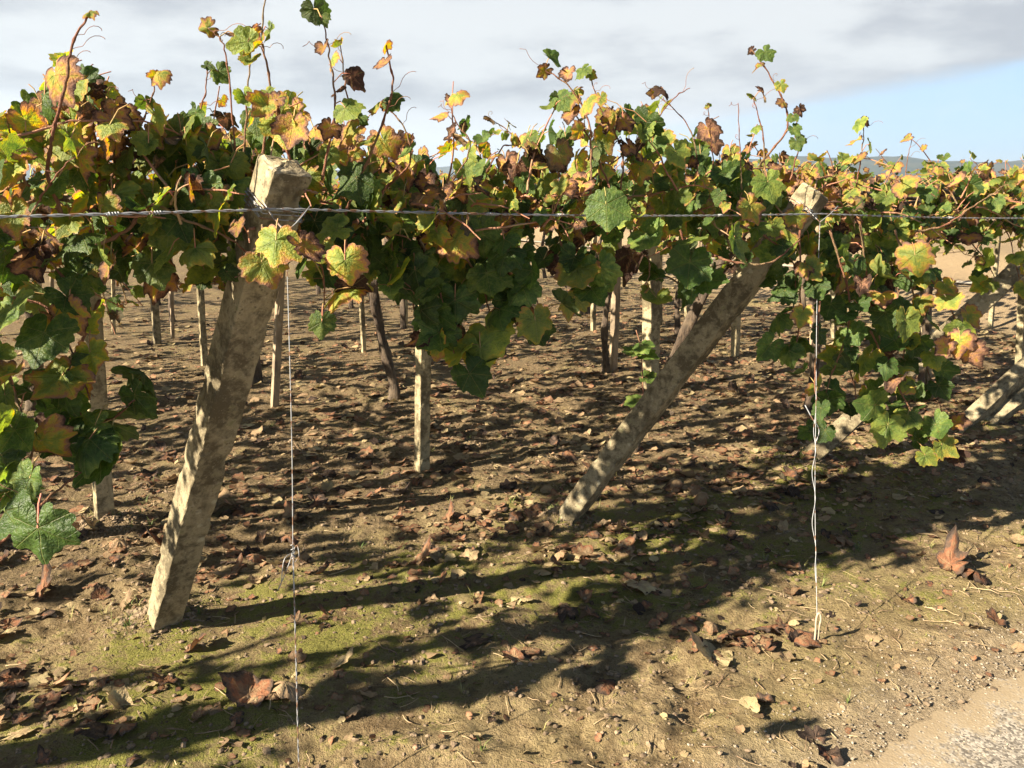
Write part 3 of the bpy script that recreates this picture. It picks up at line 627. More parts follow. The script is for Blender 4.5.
# hero canes: (vine, [(px,py,depth)...], leafy, size range, colour bias, step, radius)
H = [
 # rising above the wire
 ((0, 1), [(62, 215, 2.05), (48, 165, 2.02), (66, 85, 2.0), (71, 48, 2.0), (90, 12, 1.98)], .55, (.035, .055), .05, .09, .0050),
 ((0, 1), [(100, 190, 2.2), (92, 120, 2.2), (75, 80, 2.2), (64, 62, 2.2)], .1, (.045, .065), .05, .05, .0040),
 ((0, 1), [(130, 190, 2.2), (120, 130, 2.2), (100, 92, 2.2)], .1, (.045, .065), .12, .05, .0040),
 ((0, 1), [(30, 200, 2.0), (15, 150, 2.0), (8, 125, 2.0)], .1, (.045, .065), .0, .05, .0040),
 ((0, 1), [(150, 200, 2.3), (140, 140, 2.3), (150, 100, 2.3), (158, 76, 2.3)], .2, (.035, .05), .1, .07, .0030),
 ((0, 1), [(180, 200, 2.3), (192, 140, 2.3), (205, 95, 2.3), (207, 66, 2.3)], .2, (.035, .05), .1, .08, .0030),
 ((0, 2), [(235, 150, 2.3), (228, 70, 2.3), (222, 42, 2.3), (208, 28, 2.3)], .80, (.045, .055), .12, .10, .0026),
 ((0, 2), [(262, 160, 2.25), (270, 90, 2.25), (262, 40, 2.25), (266, -12, 2.25)], .25, (.035, .056), .08, .075, .0038),
 ((0, 2), [(240, 200, 2.3), (246, 120, 2.25), (250, 60, 2.25), (252, 35, 2.25)], .3, (.04, .06), .05, .07, .0032),
 ((0, 2), [(300, 200, 2.3), (283, 130, 2.2), (276, 100, 2.2)], .1, (.045, .062), .25, .055, .0050),
 ((0, 2), [(322, 180, 2.3), (335, 110, 2.3), (330, 60, 2.3), (322, 16, 2.3)], .2, (.035, .052), .08, .07, .0036),
 ((0, 2), [(350, 190, 2.4), (352, 130, 2.4), (345, 80, 2.4), (340, 45, 2.4)], .2, (.035, .055), .12, .07, .0032),
 ((0, 2), [(345, 215, 2.4), (372, 150, 2.35), (392, 90, 2.35), (386, 45, 2.35)], .3, (.03, .048), .1, .10, .0046),
 ((0, 2), [(372, 200, 2.5), (408, 165, 2.5), (405, 130, 2.5), (385, 105, 2.5)], .1, (.035, .055), .15, .08, .0036),
 ((0, 2), [(440, 200, 2.7), (470, 150, 2.7), (455, 120, 2.7), (448, 98, 2.7)], .5, (.035, .055), .1, .09, .0026),
 ((0, 3), [(470, 200, 2.8), (500, 150, 2.8), (520, 142, 2.8), (490, 118, 2.8)], .4, (.035, .055), .2, .07, .0028),
 ((0, 3), [(590, 200, 2.8), (590, 130, 2.8), (572, 90, 2.8), (545, 70, 2.8)], .15, (.045, .065), .08, .065, .0040),
 ((0, 3), [(610, 190, 2.9), (590, 140, 2.9), (568, 108, 2.9), (548, 106, 2.9)], .2, (.045, .068), .1, .06, .0036),
 ((0, 3), [(620, 200, 3.0), (622, 150, 3.0), (600, 108, 3.0), (590, 75, 3.0)], .2, (.04, .062), .05, .07, .0036),
 ((0, 3), [(590, 180, 3.0), (640, 140, 3.0), (672, 100, 3.0), (690, 88, 3.0)], .4, (.045, .06), .1, .09, .0030),
 ((0, 3), [(700, 190, 3.2), (690, 130, 3.2), (655, 92, 3.2)], .3, (.04, .06), .1, .09, .0030),
 ((0, 3), [(715, 190, 3.3), (712, 150, 3.3), (708, 105, 3.3)], .95, (.02, .03), .1, .09, .0028),
 ((0, 3), [(742, 190, 3.2), (740, 150, 3.2), (738, 103, 3.2)], .95, (.02, .03), .1, .09, .0026),
 ((0, 4), [(760, 165, 3.2), (788, 125, 3.2), (775, 85, 3.2), (752, 50, 3.2)], .25, (.03, .055), .15, .06, .0042),
 ((0, 4), [(765, 180, 3.2), (762, 130, 3.2), (752, 95, 3.2)], .2, (.04, .06), .2, .06, .0034),
 ((0, 4), [(790, 180, 3.3), (800, 140, 3.3), (795, 115, 3.3)], .2, (.03, .05), .2, .07, .0030),
 ((0, 4), [(855, 195, 3.8), (862, 150, 3.8), (864, 122, 3.8)], .3, (.045, .06), .15, .06, .0034),
 ((0, 4), [(905, 200, 4.2), (906, 170, 4.2), (912, 138, 4.2)], .9, (.025, .035), .25, .1, .0026),
 ((0, 5), [(985, 200, 4.6), (985, 175, 4.6), (970, 158, 4.6)], .3, (.035, .05), .1, .07, .0030),
 # hanging below
 ((0, 1), [(-40, 300, 2.0), (30, 300, 2.0), (62, 330, 2.0), (90, 400, 1.98)], .05, (.06, .08), -.08, .06, .0045),
 ((0, 1), [(100, 300, 2.2), (60, 400, 2.05), (105, 420, 2.0), (135, 400, 2.0)], .45, (.07, .085), -.22, .05, .0045),
 ((0, 1), [(60, 400, 2.05), (90, 430, 2.0), (110, 455, 2.0)], .55, (.075, .088), -.25, .05, .0040),
 ((0, 1), [(-50, 380, 1.9), (0, 370, 1.9), (20, 410, 1.88), (22, 450, 1.85)], .2, (.05, .07), -.05, .05, .0045),
 ((0, 1), [(-60, 480, 1.9), (-10, 430, 1.9), (30, 440, 1.88), (28, 480, 1.85)], .2, (.055, .075), -.12, .05, .0045),
 ((0, 1), [(-40, 560, 1.8), (5, 520, 1.75), (20, 495, 1.72), (38, 515, 1.7)], .85, (.07, .075), -.3, .09, .0045),
 ((0, 1), [(-30, 330, 2.0), (0, 380, 2.0), (0, 470, 1.95), (-5, 520, 1.9)], .3, (.05, .07), .05, .055, .0040),
 ((0, 1), [(40, 250, 2.1), (70, 290, 2.1), (60, 335, 2.1)], .2, (.05, .07), .22, .05, .0040),
 ((0, 1), [(90, 230, 2.2), (100, 280, 2.2), (85, 300, 2.2)], .1, (.06, .08), -.05, .05, .0040),
 ((0, 1), [(140, 230, 2.3), (165, 270, 2.3), (180, 290, 2.3)], .1, (.06, .08), -.15, .05, .0040),
 ((0, 1), [(200, 230, 2.4), (210, 260, 2.4), (215, 285, 2.4)], .1, (.06, .08), -.1, .05, .0040),
 ((0, 2), [(262, 225, 2.05), (268, 245, 2.0), (278, 268, 2.0)], .3, (.06, .072), .12, .06, .0030),
 ((0, 2), [(300, 230, 2.2), (322, 270, 2.2), (325, 305, 2.2)], .3, (.055, .075), -.15, .055, .0036),
 ((0, 2), [(345, 230, 2.3), (350, 265, 2.3), (360, 300, 2.3)], .1, (.06, .08), -.05, .05, .0036),
 ((0, 2), [(390, 230, 2.5), (398, 270, 2.5), (420, 300, 2.5)], .1, (.06, .08), -.15, .05, .0036),
 ((0, 2), [(420, 240, 2.6), (440, 290, 2.6), (450, 340, 2.6), (458, 362, 2.6)], .1, (.06, .082), -.18, .048, .0038),
 ((0, 2), [(450, 240, 2.7), (480, 280, 2.7), (490, 330, 2.7), (470, 350, 2.7)], .1, (.065, .085), -.16, .048, .0038),
 ((0, 3), [(500, 240, 2.7), (530, 270, 2.7), (540, 320, 2.7)], .1, (.06, .08), -.15, .05, .0036),
 ((0, 3), [(560, 240, 2.8), (570, 270, 2.8), (590, 300, 2.8)], .1, (.06, .08), -.15, .05, .0036),
 ((0, 3), [(630, 230, 2.9), (650, 265, 2.9), (640, 300, 2.9)], .1, (.06, .08), -.15, .055, .0036),
 ((0, 3), [(680, 230, 3.0), (690, 260, 3.0), (688, 290, 3.0)], .1, (.065, .085), -.12, .055, .0036),
 ((0, 3), [(600, 210, 2.6), (604, 214, 2.6)], 0, (.078, .08), -.1, .2, .0030),
 ((0, 4), [(740, 225, 3.2), (770, 240, 3.2), (795, 270, 3.2), (790, 330, 3.2)], .1, (.05, .075), -.08, .06, .0040),
 ((0, 4), [(800, 230, 3.2), (800, 300, 3.2), (795, 345, 3.2), (770, 350, 3.2)], .1, (.055, .078), -.14, .055, .0040),
 ((0, 4), [(830, 230, 3.3), (850, 310, 3.3), (830, 380, 3.3), (812, 430, 3.3)], .1, (.05, .075), -.12, .055, .0044),
 ((0, 4), [(860, 225, 3.4), (870, 300, 3.4), (885, 370, 3.4), (880, 430, 3.3)], .1, (.055, .078), -.10, .05, .0044),
 ((0, 4), [(870, 330, 3.4), (905, 400, 3.3), (930, 440, 3.3), (950, 455, 3.3)], .2, (.055, .075), -.10, .06, .0040),
 ((0, 4), [(895, 230, 3.6), (915, 300, 3.6), (925, 360, 3.6), (945, 420, 3.5)], .1, (.05, .075), -.05, .06, .0040),
 ((0, 4), [(900, 240, 3.5), (945, 300, 3.5), (965, 340, 3.5)], .1, (.055, .07), .22, .065, .0040),
 ((0, 4), [(820, 300, 3.2), (815, 380, 3.1), (822, 420, 3.1), (832, 432, 3.1)], .5, (.045, .06), -.2, .06, .0034),
 ((0, 4), [(885, 260, 3.6), (905, 320, 3.6), (900, 400, 3.6), (915, 440, 3.5)], .1, (.05, .07), -.12, .055, .0038),
 ((0, 4), [(845, 250, 3.5), (835, 320, 3.5), (855, 390, 3.5), (850, 420, 3.5)], .1, (.05, .07), -.12, .06, .0038),
 ((0, 5), [(960, 230, 4.2), (985, 260, 4.2), (1000, 290, 4.2)], .1, (.05, .07), .15, .07, .0036),
 ((0, 5), [(1000, 220, 4.4), (1010, 240, 4.4), (1024, 300, 4.4)], .1, (.05, .07), .12, .07, .0036),
 # stout bare canes
 ((0, 3), [(430, 280, 2.65), (445, 330, 2.65), (470, 370, 2.62), (468, 385, 2.6)], .1, (.06, .078), -.14, .05, .0036),
 ((0, 3), [(500, 290, 2.75), (520, 330, 2.75), (535, 345, 2.75)], .1, (.055, .07), -.1, .05, .0036),
 ((0, 2), [(400, 270, 2.6), (415, 310, 2.6), (420, 345, 2.6)], .1, (.055, .07), -.1, .055, .0036),
 ((0, 3), [(655, 270, 3.0), (690, 290, 3.0), (700, 300, 3.0)], .1, (.055, .07), -.1, .055, .0036),
 ((0, 3), [(440, 238, 2.45), (505, 242, 2.40), (547, 246, 2.38), (585, 262, 2.38), (606, 273, 2.4), (622, 256, 2.42), (630, 200, 2.5)], .99, (.02, .03), .3, .3, .0075),
 ((0, 3), [(547, 246, 2.38), (566, 222, 2.38), (572, 195, 2.4), (582, 170, 2.45), (580, 150, 2.5)], .99, (.02, .03), .3, .3, .0065),
 ((0, 2), [(60, 255, 2.1), (120, 235, 2.1), (150, 205, 2.1), (190, 222, 2.1), (232, 240, 2.15), (255, 262, 2.2)], .99, (.02, .03), .3, .3, .0050),
 ((0, 1), [(-20, 275, 1.95), (20, 262, 1.95), (60, 240, 2.0), (95, 232, 2.05)], .99, (.02, .03), .3, .3, .0085),
 ((0, 1), [(40, 300, 2.05), (48, 345, 2.0), (40, 395, 2.0), (-10, 430, 1.95)], .99, (.02, .03), .3, .3, .0065),
 ((0, 1), [(48, 345, 2.0), (66, 390, 2.0), (85, 420, 2.0)], .99, (.02, .03), .3, .3, .0045),
 ((0, 1), [(-20, 560, 1.85), (15, 530, 1.8), (40, 505, 1.8), (70, 480, 1.85), (85, 470, 1.9)], .99, (.02, .03), .3, .3, .0040),
 ((0, 1), [(28, 222, 1.9), (42, 195, 1.88), (66, 163, 1.86)], .99, (.02, .03), .3, .3, .0030),
 ((0, 4), [(915, 232, 3.6), (945, 225, 3.6), (975, 205, 3.6), (1000, 190, 3.6)], .99, (.02, .03), .3, .3, .0050),
 ((0, 4), [(700, 250, 3.1), (735, 262, 3.05), (770, 262, 3.05), (800, 240, 3.1)], .99, (.02, .03), .3, .3, .0050),
]
hr = np.random.default_rng(5)
OUT = np.array([.2, -.95, .1])
for (key, pts, start, size, bias, step, rad) in H:
    root, L, lod, tp = allL[key]
    pth = smooth_path([P(*q) for q in pts], 6 * len(pts)) 
    if len(pth) > 12: pth[1:-1] += hr.normal(0, .0014, (len(pth) - 2, 3))
    pth = smooth_path(pth, len(pth) * 3); nn_ = len(pth); cl = np.concatenate([[0], np.cumsum(np.linalg.norm(np.diff(pth, axis=0), axis=1))])
    rr_ = np.linspace(rad, max(rad * .45, .0014), nn_) * (1 + .45 * np.exp(-(((cl + .02) % .07 - .035) / .006) ** 2))
    cb = MB(); cb.add(*tube(pth, rr_, 7))
    for q_ in range(2 if rad < .006 else 0):        # tendrils
        k_ = int(hr.integers(nn_ // 2, nn_)); a_ = hr.uniform(0, 6.28); td = np.array([math.cos(a_), math.sin(a_) * .5, hr.uniform(.2, 1)]); u_ = np.linspace(0, 1, 12)[:, None]
        cb.add(*tube(pth[k_] + td * u_ * hr.uniform(.04, .10) + np.concatenate([.010 * np.sin(u_ * 9) * u_, 0 * u_, .010 * (np.cos(u_ * 9) - 1) * u_], 1), .0008, 4)); cb.build('cane', M_CANE, root, tuple(pth[0]))
    if start < .99:
        if pts[-1][1] < 150: size = (size[0] * .8, size[1] * .85); bias -= .07
        foliate(pth, L, hr, step=step, size=size, bias=bias, start=start, taper=False, outward=OUT)
        if bias < .3 and pts[-1][1] < 150:      # a leaf at the growing tip
            L.add(pth[-1], norm(np.array([hr.normal(0, .6), hr.normal(0, .4), -.3])), norm(OUT + hr.normal(0, .5, 3)), size[0] * .9, float(np.clip(hr.normal(.55, .2), .1, .95)), pth[-1])
# single leaves the eye catches: vine, stalk point px, py, depth, size, age, tip direction (right, up)
for (key, px, py, d, sz, ag_, tx, ty) in [
    ((0, 1), 38, 528, 1.25, .072, .06, .15, -1), ((0, 1), 30, 478, 1.75, .060, .20, -.5, -1), ((0, 1), 112, 440, 1.95, .068, .16, .1, -1),
    ((0, 1), 135, 395, 2.0, .072, .08, .5, -.8), ((0, 1), 62, 405, 2.0, .075, .12, -.3, -1), ((0, 1), 95, 425, 1.95, .06, .22, -.9, -.4),
    ((0, 1), 70, 310, 2.0, .060, .52, .3, -.8), ((0, 1), 45, 330, 2.0, .055, .56, .9, -.3), ((0, 1), 90, 352, 2.0, .055, .38, .3, -.9),
    ((0, 1), 15, 165, 1.9, .066, .44, -.3, -.9), ((0, 1), 12, 212, 1.9, .06, .42, .2, -1), ((0, 1), 5, 395, 1.9, .055, .30, .3, -1),
    ((0, 2), 276, 240, 1.98, .062, .36, 0, -1), ((0, 2), 262, 262, 2.0, .066, .40, .4, -1), ((0, 2), 322, 322, 2.1, .045, .22, 0, -1), ((0, 2), 345, 260, 2.1, .066, .42, .1, -1),
    ((0, 2), 320, 150, 2.15, .072, .22, .9, -.3), ((0, 2), 248, 42, 2.2, .060, .30, -.9, -.2), ((0, 2), 293, 125, 2.15, .055, .58, -.2, -1),
    ((0, 3), 606, 204, 2.5, .078, .14, .1, -1), ((0, 3), 480, 348, 2.6, .085, .32, .1, -1), ((0, 3), 455, 300, 2.6, .09, .08, 0, -1), ((0, 3), 415, 270, 2.5, .08, .1, .2, -1),
    ((0, 3), 535, 320, 2.6, .075, .34, .2, -1), ((0, 3), 690, 262, 2.9, .10, .05, 0, -1), ((0, 3), 735, 240, 2.9, .085, .24, .2, -1), ((0, 3), 600, 268, 2.7, .085, .2, .3, -1),
    ((0, 4), 768, 182, 3.0, .075, .26, .3, -.9), ((0, 4), 750, 205, 3.0, .075, .46, .5, -.9), ((0, 4), 888, 425, 3.2, .09, .28, -.2, -1), ((0, 4), 925, 455, 3.2, .07, .30, .8, -.6),
    ((0, 4), 942, 445, 3.2, .07, .36, .8, -.8), ((0, 4), 875, 405, 3.2, .08, .2, -1, .1), ((0, 4), 960, 340, 3.3, .07, .56, 0, -1), ((0, 4), 972, 352, 3.3, .07, .68, .6, -.8),
    ((0, 4), 945, 345, 3.3, .06, .6, -.8, -.6), ((0, 4), 915, 255, 3.3, .09, .42, .1, -1), ((0, 4), 905, 320, 3.2, .085, .30, 0, -1), ((0, 4), 770, 345, 3.2, .075, .1, -.7, -.8)]:
    p = P(px, py, d); _, L, _, _ = allL[key]
    L.add(p, np.array([tx + hr.normal(0, .1), -.15, ty]), norm(OUT + SUNV * .3 + hr.normal(0, .28, 3)), sz * .95, ag_, p + np.array([-tx * .03, .03, .05]))
# a dense curtain of leaves right at the edge wire, lower and upper fringe
def fringe(keyfun, n, pxr, pyfun, r, size, bias):
    for k in range(n):
        px = r.uniform(*pxr); lo, hi = pyfun(px); py = r.uniform(lo, hi)
        s = np.interp(px, [0, 285, 818, 1060], [-.75, 0, 2.26, 4.5]); d = np.interp(s, [-.8, 0, 2.26, 4.5], [1.95, 2.2, 3.4, 4.6]) + r.uniform(-.02, .55)
        p = P(px, py, d); _, L, _, _ = allL[keyfun(px)]
        tip = norm(np.array([r.normal(0, .5), r.normal(-.1, .3), -.8])); nor = norm(OUT * .5 + np.array([0, 0, .35]) + SUNV * .75 + r.normal(0, .42, 3))
        s_ = r.uniform(*size); L.add(p, tip, nor, s_, leaf_age(p[2], bias, r), p + np.array([r.normal(0, .03), r.uniform(0, .06), .05]))
kf = lambda px: (0, 1) if px < 230 else (0, 2) if px < 450 else (0, 3) if px < 740 else (0, 4) if px < 930 else (0, 5)
def band(px):
    lo = np.interp(px, [0, 60, 100, 150, 200, 240, 300, 400, 450, 560, 620, 700, 800, 860, 900, 1024], [105, 68, 80, 115, 130, 120, 95, 130, 165, 140, 112, 130, 150, 185, 185, 175])
    hi = np.interp(px, [0, 100, 140, 240, 300, 400, 540, 700, 780, 900, 960, 1024], [340, 300, 290, 270, 280, 300, 310, 280, 300, 330, 260, 250])
    w1 = float(vnoise(np.array(px / 23.), np.array(2.2))); w2 = float(vnoise(np.array(px / 31.), np.array(7.7)))
    return lo + 45 * (w2 - .35), hi - 75 * w1 + 10
fringe(kf, 860, (-40, 1040), band, hr, (.036, .072), -.02)
for key, (root, L, lod, tp) in allL.items():
    # keep the faces of the two nearest posts and the low ground in view
    B = np.array(L.b); px, py, zz = proj(B); keep = np.ones(len(B), bool)
    for (hp, rad_) in ((PT1h, .11), (PT2h, .10)):      # open sky between the sun and the post heads
        q_ = B - hp; al = q_ @ SUNV; ds = np.linalg.norm(q_ - al[:, None] * SUNV, axis=1); keep &= ~((al > 0) & (ds < rad_) & (al < 1.4))
    if key[0] >= 1: keep &= ~((B[:, 2] > 1.60) & (hr.random(len(B)) < .45))
    if key[0] == 0:
        near1 = (zz < 2.6) & (px > 240) & (px < 325) & (py > 128) & (py < 235) & (zz < 2.40)
        keep &= ~near1
        near2 = (zz < 3.6) & (px > 796) & (px < 842) & (py > 170) & (py < 215); keep &= ~near2
        axis_x = np.interp(py, [165, 637], [285, 160]); keep &= ~((zz < 2.75) & (py > 285) & (py < 640) & (np.abs(px - axis_x) < 45))
    for nm in ('b', 'tip', 'nor', 'size', 'age', 'node'): setattr(L, nm, [v for v, k in zip(getattr(L, nm), keep) if k])
    L.build('foliage', lod, root, tuple(tp), petiole=(lod < 2))

# young shoot growing out of the soil behind the middle post
b = onground(GP(644, 422)); root = empty('young_vine', tuple(b), 'young vine shoot with three green leaves behind the middle leaning post', 'plant')
stem = MB(); st = smooth_path([b, P(643, 390, b[1]), P(641, 350, b[1]), P(636, 330, b[1])], 10); stem.add(*tube(st, np.linspace(.006, .003, 10), 6)); stem.build('stem', M_CANE, root, tuple(b))
L = Leaves()
for (px, py, tx) in ((640, 352, -.9), (640, 355, .8), (641, 378, .9), (643, 400, -.9), (642, 345, .1)):
    p = P(px, py, b[1]); L.add(p + np.array([tx * .05, 0, 0]), np.array([tx, -.4, -.15]), np.array([-.2, -.4, .8]), .085, .2, p)
L.build('foliage', 0, root, tuple(b))

# ------------------------------------------------------------------ posts
def beam(name, p0, p1, wu, wv, mats, seed, parent, nseg=70, chip=.006, udir=None, bevel=.012, taper=1.0, bend=0.0):
    """rectangular cast post from p0 to p1 with worn arrises; wu along the row, wv across"""
    r = np.random.default_rng(seed); p0 = np.array(p0); p1 = np.array(p1); ax = norm(p1 - p0)
    u = np.array([SD[0], SD[1], 0]) if udir is None else np.array(udir); u = norm(u - ax * (u @ ax)); v = np.cross(ax, u)
    a, c = wu / 2, wv / 2; b = min(bevel, .0045); prof = []
    for (sx, sy) in ((1, 1), (-1, 1), (-1, -1), (1, -1)):
        q = [(sx * a, sy * (c - b)), (sx * (a - b * .3), sy * (c - b * .3)), (sx * (a - b), sy * c)]
        prof += q if sx * sy > 0 else q[::-1]
    # midpoints on the flats
    full = []
    for k in range(12):
        full.append(prof[k])
        if k % 3 == 2:
            n_ = prof[(k + 1) % 12]; full += [tuple(np.array(prof[k]) * (1 - f) + np.array(n_) * f) for f in (.33, .67)]
    prof = np.array(full); m_ = len(prof); Ls = np.linspace(0, 1, nseg); V = []
    Ln = np.linalg.norm(p1 - p0); corner = np.hypot(prof[:, 0] / a, prof[:, 1] / c) > 1.22
    for f in Ls:
        k = 1 - (1 - taper) * f
        n_ = np.array([fbm(np.array(f * Ln * 9 + q[0] * 30 + seed), np.array(q[1] * 40 + seed * 3.1), 4) for q in prof])
        n2 = np.array([fbm(np.array(f * Ln * 40 + q[0] * 60 + seed), np.array(q[1] * 90 + seed), 2) for q in prof])
        sc = 1 + (n_ * chip * .7 + n2 * chip * .45 - np.where(corner, np.maximum(n_ - .03, 0) * chip * 7, 0)) / (wu / 2)
        q = prof * k * sc[:, None]; cen = p0 * (1 - f) + p1 * f + u * bend * math.sin(f * math.pi)
        V.append(cen + q[:, :1] * u + q[:, 1:] * v)
    i = np.arange(nseg - 1)[:, None] * m_; j = np.arange(m_)[None]; kk = (j + 1) % m_
    F = np.stack([i + j, i + kk, i + m_ + kk, i + m_ + j], -1).reshape(-1, 4)
    V = np.concatenate(V)
    V[-m_:] += r.normal(0, .002, (m_, 3))
    body = mesh_np('shaft', V, [F], mats[0], smooth=False, parent=parent, origin=tuple(p0))
    top = V[-m_:]; rings = [top]; cen = top.mean(0); VV = [top]
    for q in (.85, .6, .3):
        rr_ = cen + (top - cen) * q + ax * (.004 + .006 * (1 - q)) + r.normal(0, .0022, (m_, 3)); VV.append(rr_)
    VV.append(cen[None] + ax * .010); VV = np.concatenate(VV)
    i = np.arange(3)[:, None] * m_; F2 = np.stack([i + j, i + kk, i + m_ + kk, i + m_ + j], -1).reshape(-1, 4)
    jj = np.arange(m_); F3 = np.stack([3 * m_ + jj, 3 * m_ + (jj + 1) % m_, np.full(m_, 4 * m_)], -1)
    mesh_np('cap', VV, [F2, F3], mats[1], smooth=False, parent=parent, origin=tuple(p1))
    return body
END = 'leaning concrete end posts along the vineyard edge'
def end_post(label, base, top, wu, wv, seed, sink=.15, udir=None, taper=1.0):
    base = np.array([base[0], base[1], 0.0]); top = np.array(top); d = norm(top - base)
    b = base - d * sink
    root = empty('concrete_post', tuple(onground(base)), label, 'post', END)
    beam('shaft', b, top, wu, wv, (M_CONC, M_CAP), seed, root, nseg=130, udir=udir, chip=.0075, taper=taper); return root
PT1 = P(285, 166, 2.20); PB1 = GP(160, 630)
end_post('thick leaning concrete post nearest the camera, wire wrapped round its square head', PB1, PT1, .100, .096, 3, taper=1.14, udir=(math.cos(R(40)), math.sin(R(40)), 0))
PT2 = P(815, 192, 3.42); PB2 = GP(561, 525)
end_post('middle leaning concrete post, its head buried in leaves and a twisted wire below', PB2, PT2, .106, .10, 11, taper=1.1, udir=(math.cos(R(52)), math.sin(R(52)), 0))
PT3 = P(1090, 205, 4.7); PB3 = GP(800, 466)
end_post('third leaning concrete post, crossing behind the hanging leaves up to the right edge', PB3, PT3, .115, .11, 17, udir=(math.cos(R(50)), math.sin(R(50)), 0))
end_post('fourth leaning concrete post at the right edge, lower one of a crossing pair', GP(978, 430), P(1250, 222, 5.6), .11, .10, 23)
end_post('upper one of the crossing pair of leaning posts at the right edge', GP(958, 432), P(1200, 205, 5.75), .12, .10, 29)
PT0 = np.array([-2.54, .98, 1.66]); PB0 = np.array([-3.25, 1.50, 0])
end_post('leaning concrete post outside the left edge of the picture, throwing the long foreground shadow', PB0, PT0, .128, .118, 31)

# upright stakes: base px, base py, width px, top px, top py, material, label
STK = [
 (107, 532, 19, 90, 292, 'p', 'square concrete stake left of the thick leaning post, lit on its left side'),
 (422, 473, 14, 424, 268, 'p', 'slender concrete stake standing alone in the middle between the two leaning posts'),
 (651, 392, 15, 651, 270, 'p', 'pale concrete stake just behind the shaft of the middle leaning post'),
 (40, 408, 9, 37, 290, 'c', 'concrete stake near the left edge, behind the hanging leaves'),
 (158, 347, 8, 152, 270, 'c', 'grey stake far back between the left stake and the thick leaning post'),
 (205, 368, 7, 199, 270, 'p', 'thin pale stake just left of the thick leaning post, dappled with shade'),
 (275, 412, 8, 281, 270, 'w', 'brown wooden stake just right of the thick leaning post'),
 (364, 354, 5, 360, 270, 'p', 'thin pale stick left of the dark twisted vine trunk'),
 (404, 326, 7, 404, 260, 'p', 'short pale stake right of the dark twisted vine trunk, far back'),
 (613, 373, 8, 617, 262, 'w', 'weathered wooden stake left of the pale concrete stake in the middle'),
 (580, 316, 6, 580, 262, 'p', 'tiny pale stake in the distance, leftmost of the distant ones at the centre'),
 (593, 332, 5, 594, 262, 'p', 'tiny stake in the distance just right of the leftmost distant one'),
 (659, 327, 6, 659, 262, 'p', 'far stake peeking out beside the pale concrete stake'),
 (687, 329, 5, 686, 262, 'p', 'small far stake left of the upper shaft of the middle leaning post'),
 (735, 358, 8, 738, 262, 'p', 'pale stake right below the upper shaft of the middle leaning post'),
 (833, 340, 6, 834, 262, 'p', 'thin far stake seen between the hanging leaves on the right'),
 (813, 408, 9, 817, 250, 'w', 'bare wooden stake beside the twisted guy wire on the right'),
 (925, 392, 10, 926, 262, 'c', 'grey stake behind the right hand hanging leaves'),
 (990, 330, 5, 996, 262, 'p', 'thin white stake on the sunlit bank at the right'),
 (1019, 370, 8, 1024, 262, 'p', 'white stake cut by the right edge of the picture'),
 (114, 335, 4, 113, 270, 'p', 'very thin far stake directly above the left concrete stake\'s right side'),
 (173, 341, 4, 171, 270, 'w', 'very thin far stake right of the grey stake on the left'),
 (53, 392, 4, 52, 290, 'w', 'thin stick close beside the stake near the left edge'),
]
for k, (bx, by, wpx, tx, ty, mt, lab) in enumerate(STK):
    b = GP(bx, by); b = onground(b); zc = proj(b)[2][0]; wd = max(wpx / FPX * zc * .86, .018)
    tp = P(tx, ty, b[1]); dirn = tp - b; top = b + dirn * (1.50 - b[2]) / max(dirn[2], .1)
    root = empty('concrete_stake' if mt != 'w' else 'wooden_stake', tuple(b), lab, 'stake', 'upright stakes holding up the vines')
    mats = {'c': (M_CONC, M_CAP), 'p': (M_PALE, M_PALE), 'w': (M_WOOD, M_WOOD)}[mt]
    beam('shaft', b - norm(dirn) * .12, top, wd, wd * .95, mats, 50 + k, root, nseg=40 if zc < 5 else 16, chip=.003, udir=(.8, .6, 0), bevel=min(.008, wd * .2))

# ------------------------------------------------------------------ wires
def twisted(path, rad, pitch, mb, strands=2, sides=5, n_per=5):
    path = np.asarray(path, float); seg = np.linalg.norm(np.diff(path, axis=0), axis=1); cum = np.concatenate([[0], np.cumsum(seg)]); tot = cum[-1]
    n = max(8, int(tot / pitch * n_per * 1.6)); q = np.linspace(0, tot, n); pp = np.stack([np.interp(q, cum, path[:, k]) for k in range(3)], -1)
    tg = norm(np.gradient(pp, axis=0)); u = norm(np.cross(tg, np.array([.21, .35, .9]) if abs(tg[0][2]) < .8 else np.array([1, .2, 0]))); v = np.cross(tg, u)
    for s in range(strands):
        a = q / pitch * 2 * math.pi + s * 2 * math.pi / strands
        mb.add(*tube(pp + rad * 1.05 * (np.cos(a)[:, None] * u + np.sin(a)[:, None] * v), rad, sides))
W1 = P(285, 209, 2.13); W2 = P(822, 214, 3.30); W3 = P(1100, 217, 4.55)
dW = W2 - W1; W0 = W1 - dW * 1.0; W0[2] = W1[2] - .0; Wm = W1 - dW * 2; WE = W3 + (W3 - W2) * 2
o = MB(); path = [Wm, W0, W1, W2, W3, WE]; pth = []
for a, c in zip(path[:-1], path[1:]):
    for f in np.linspace(0, 1, 14)[:-1]: q = a * (1 - f) + c * f; q[2] -= .012 * math.sin(f * math.pi); pth.append(q)
pth.append(WE); twisted(pth, .0020, .075, o)
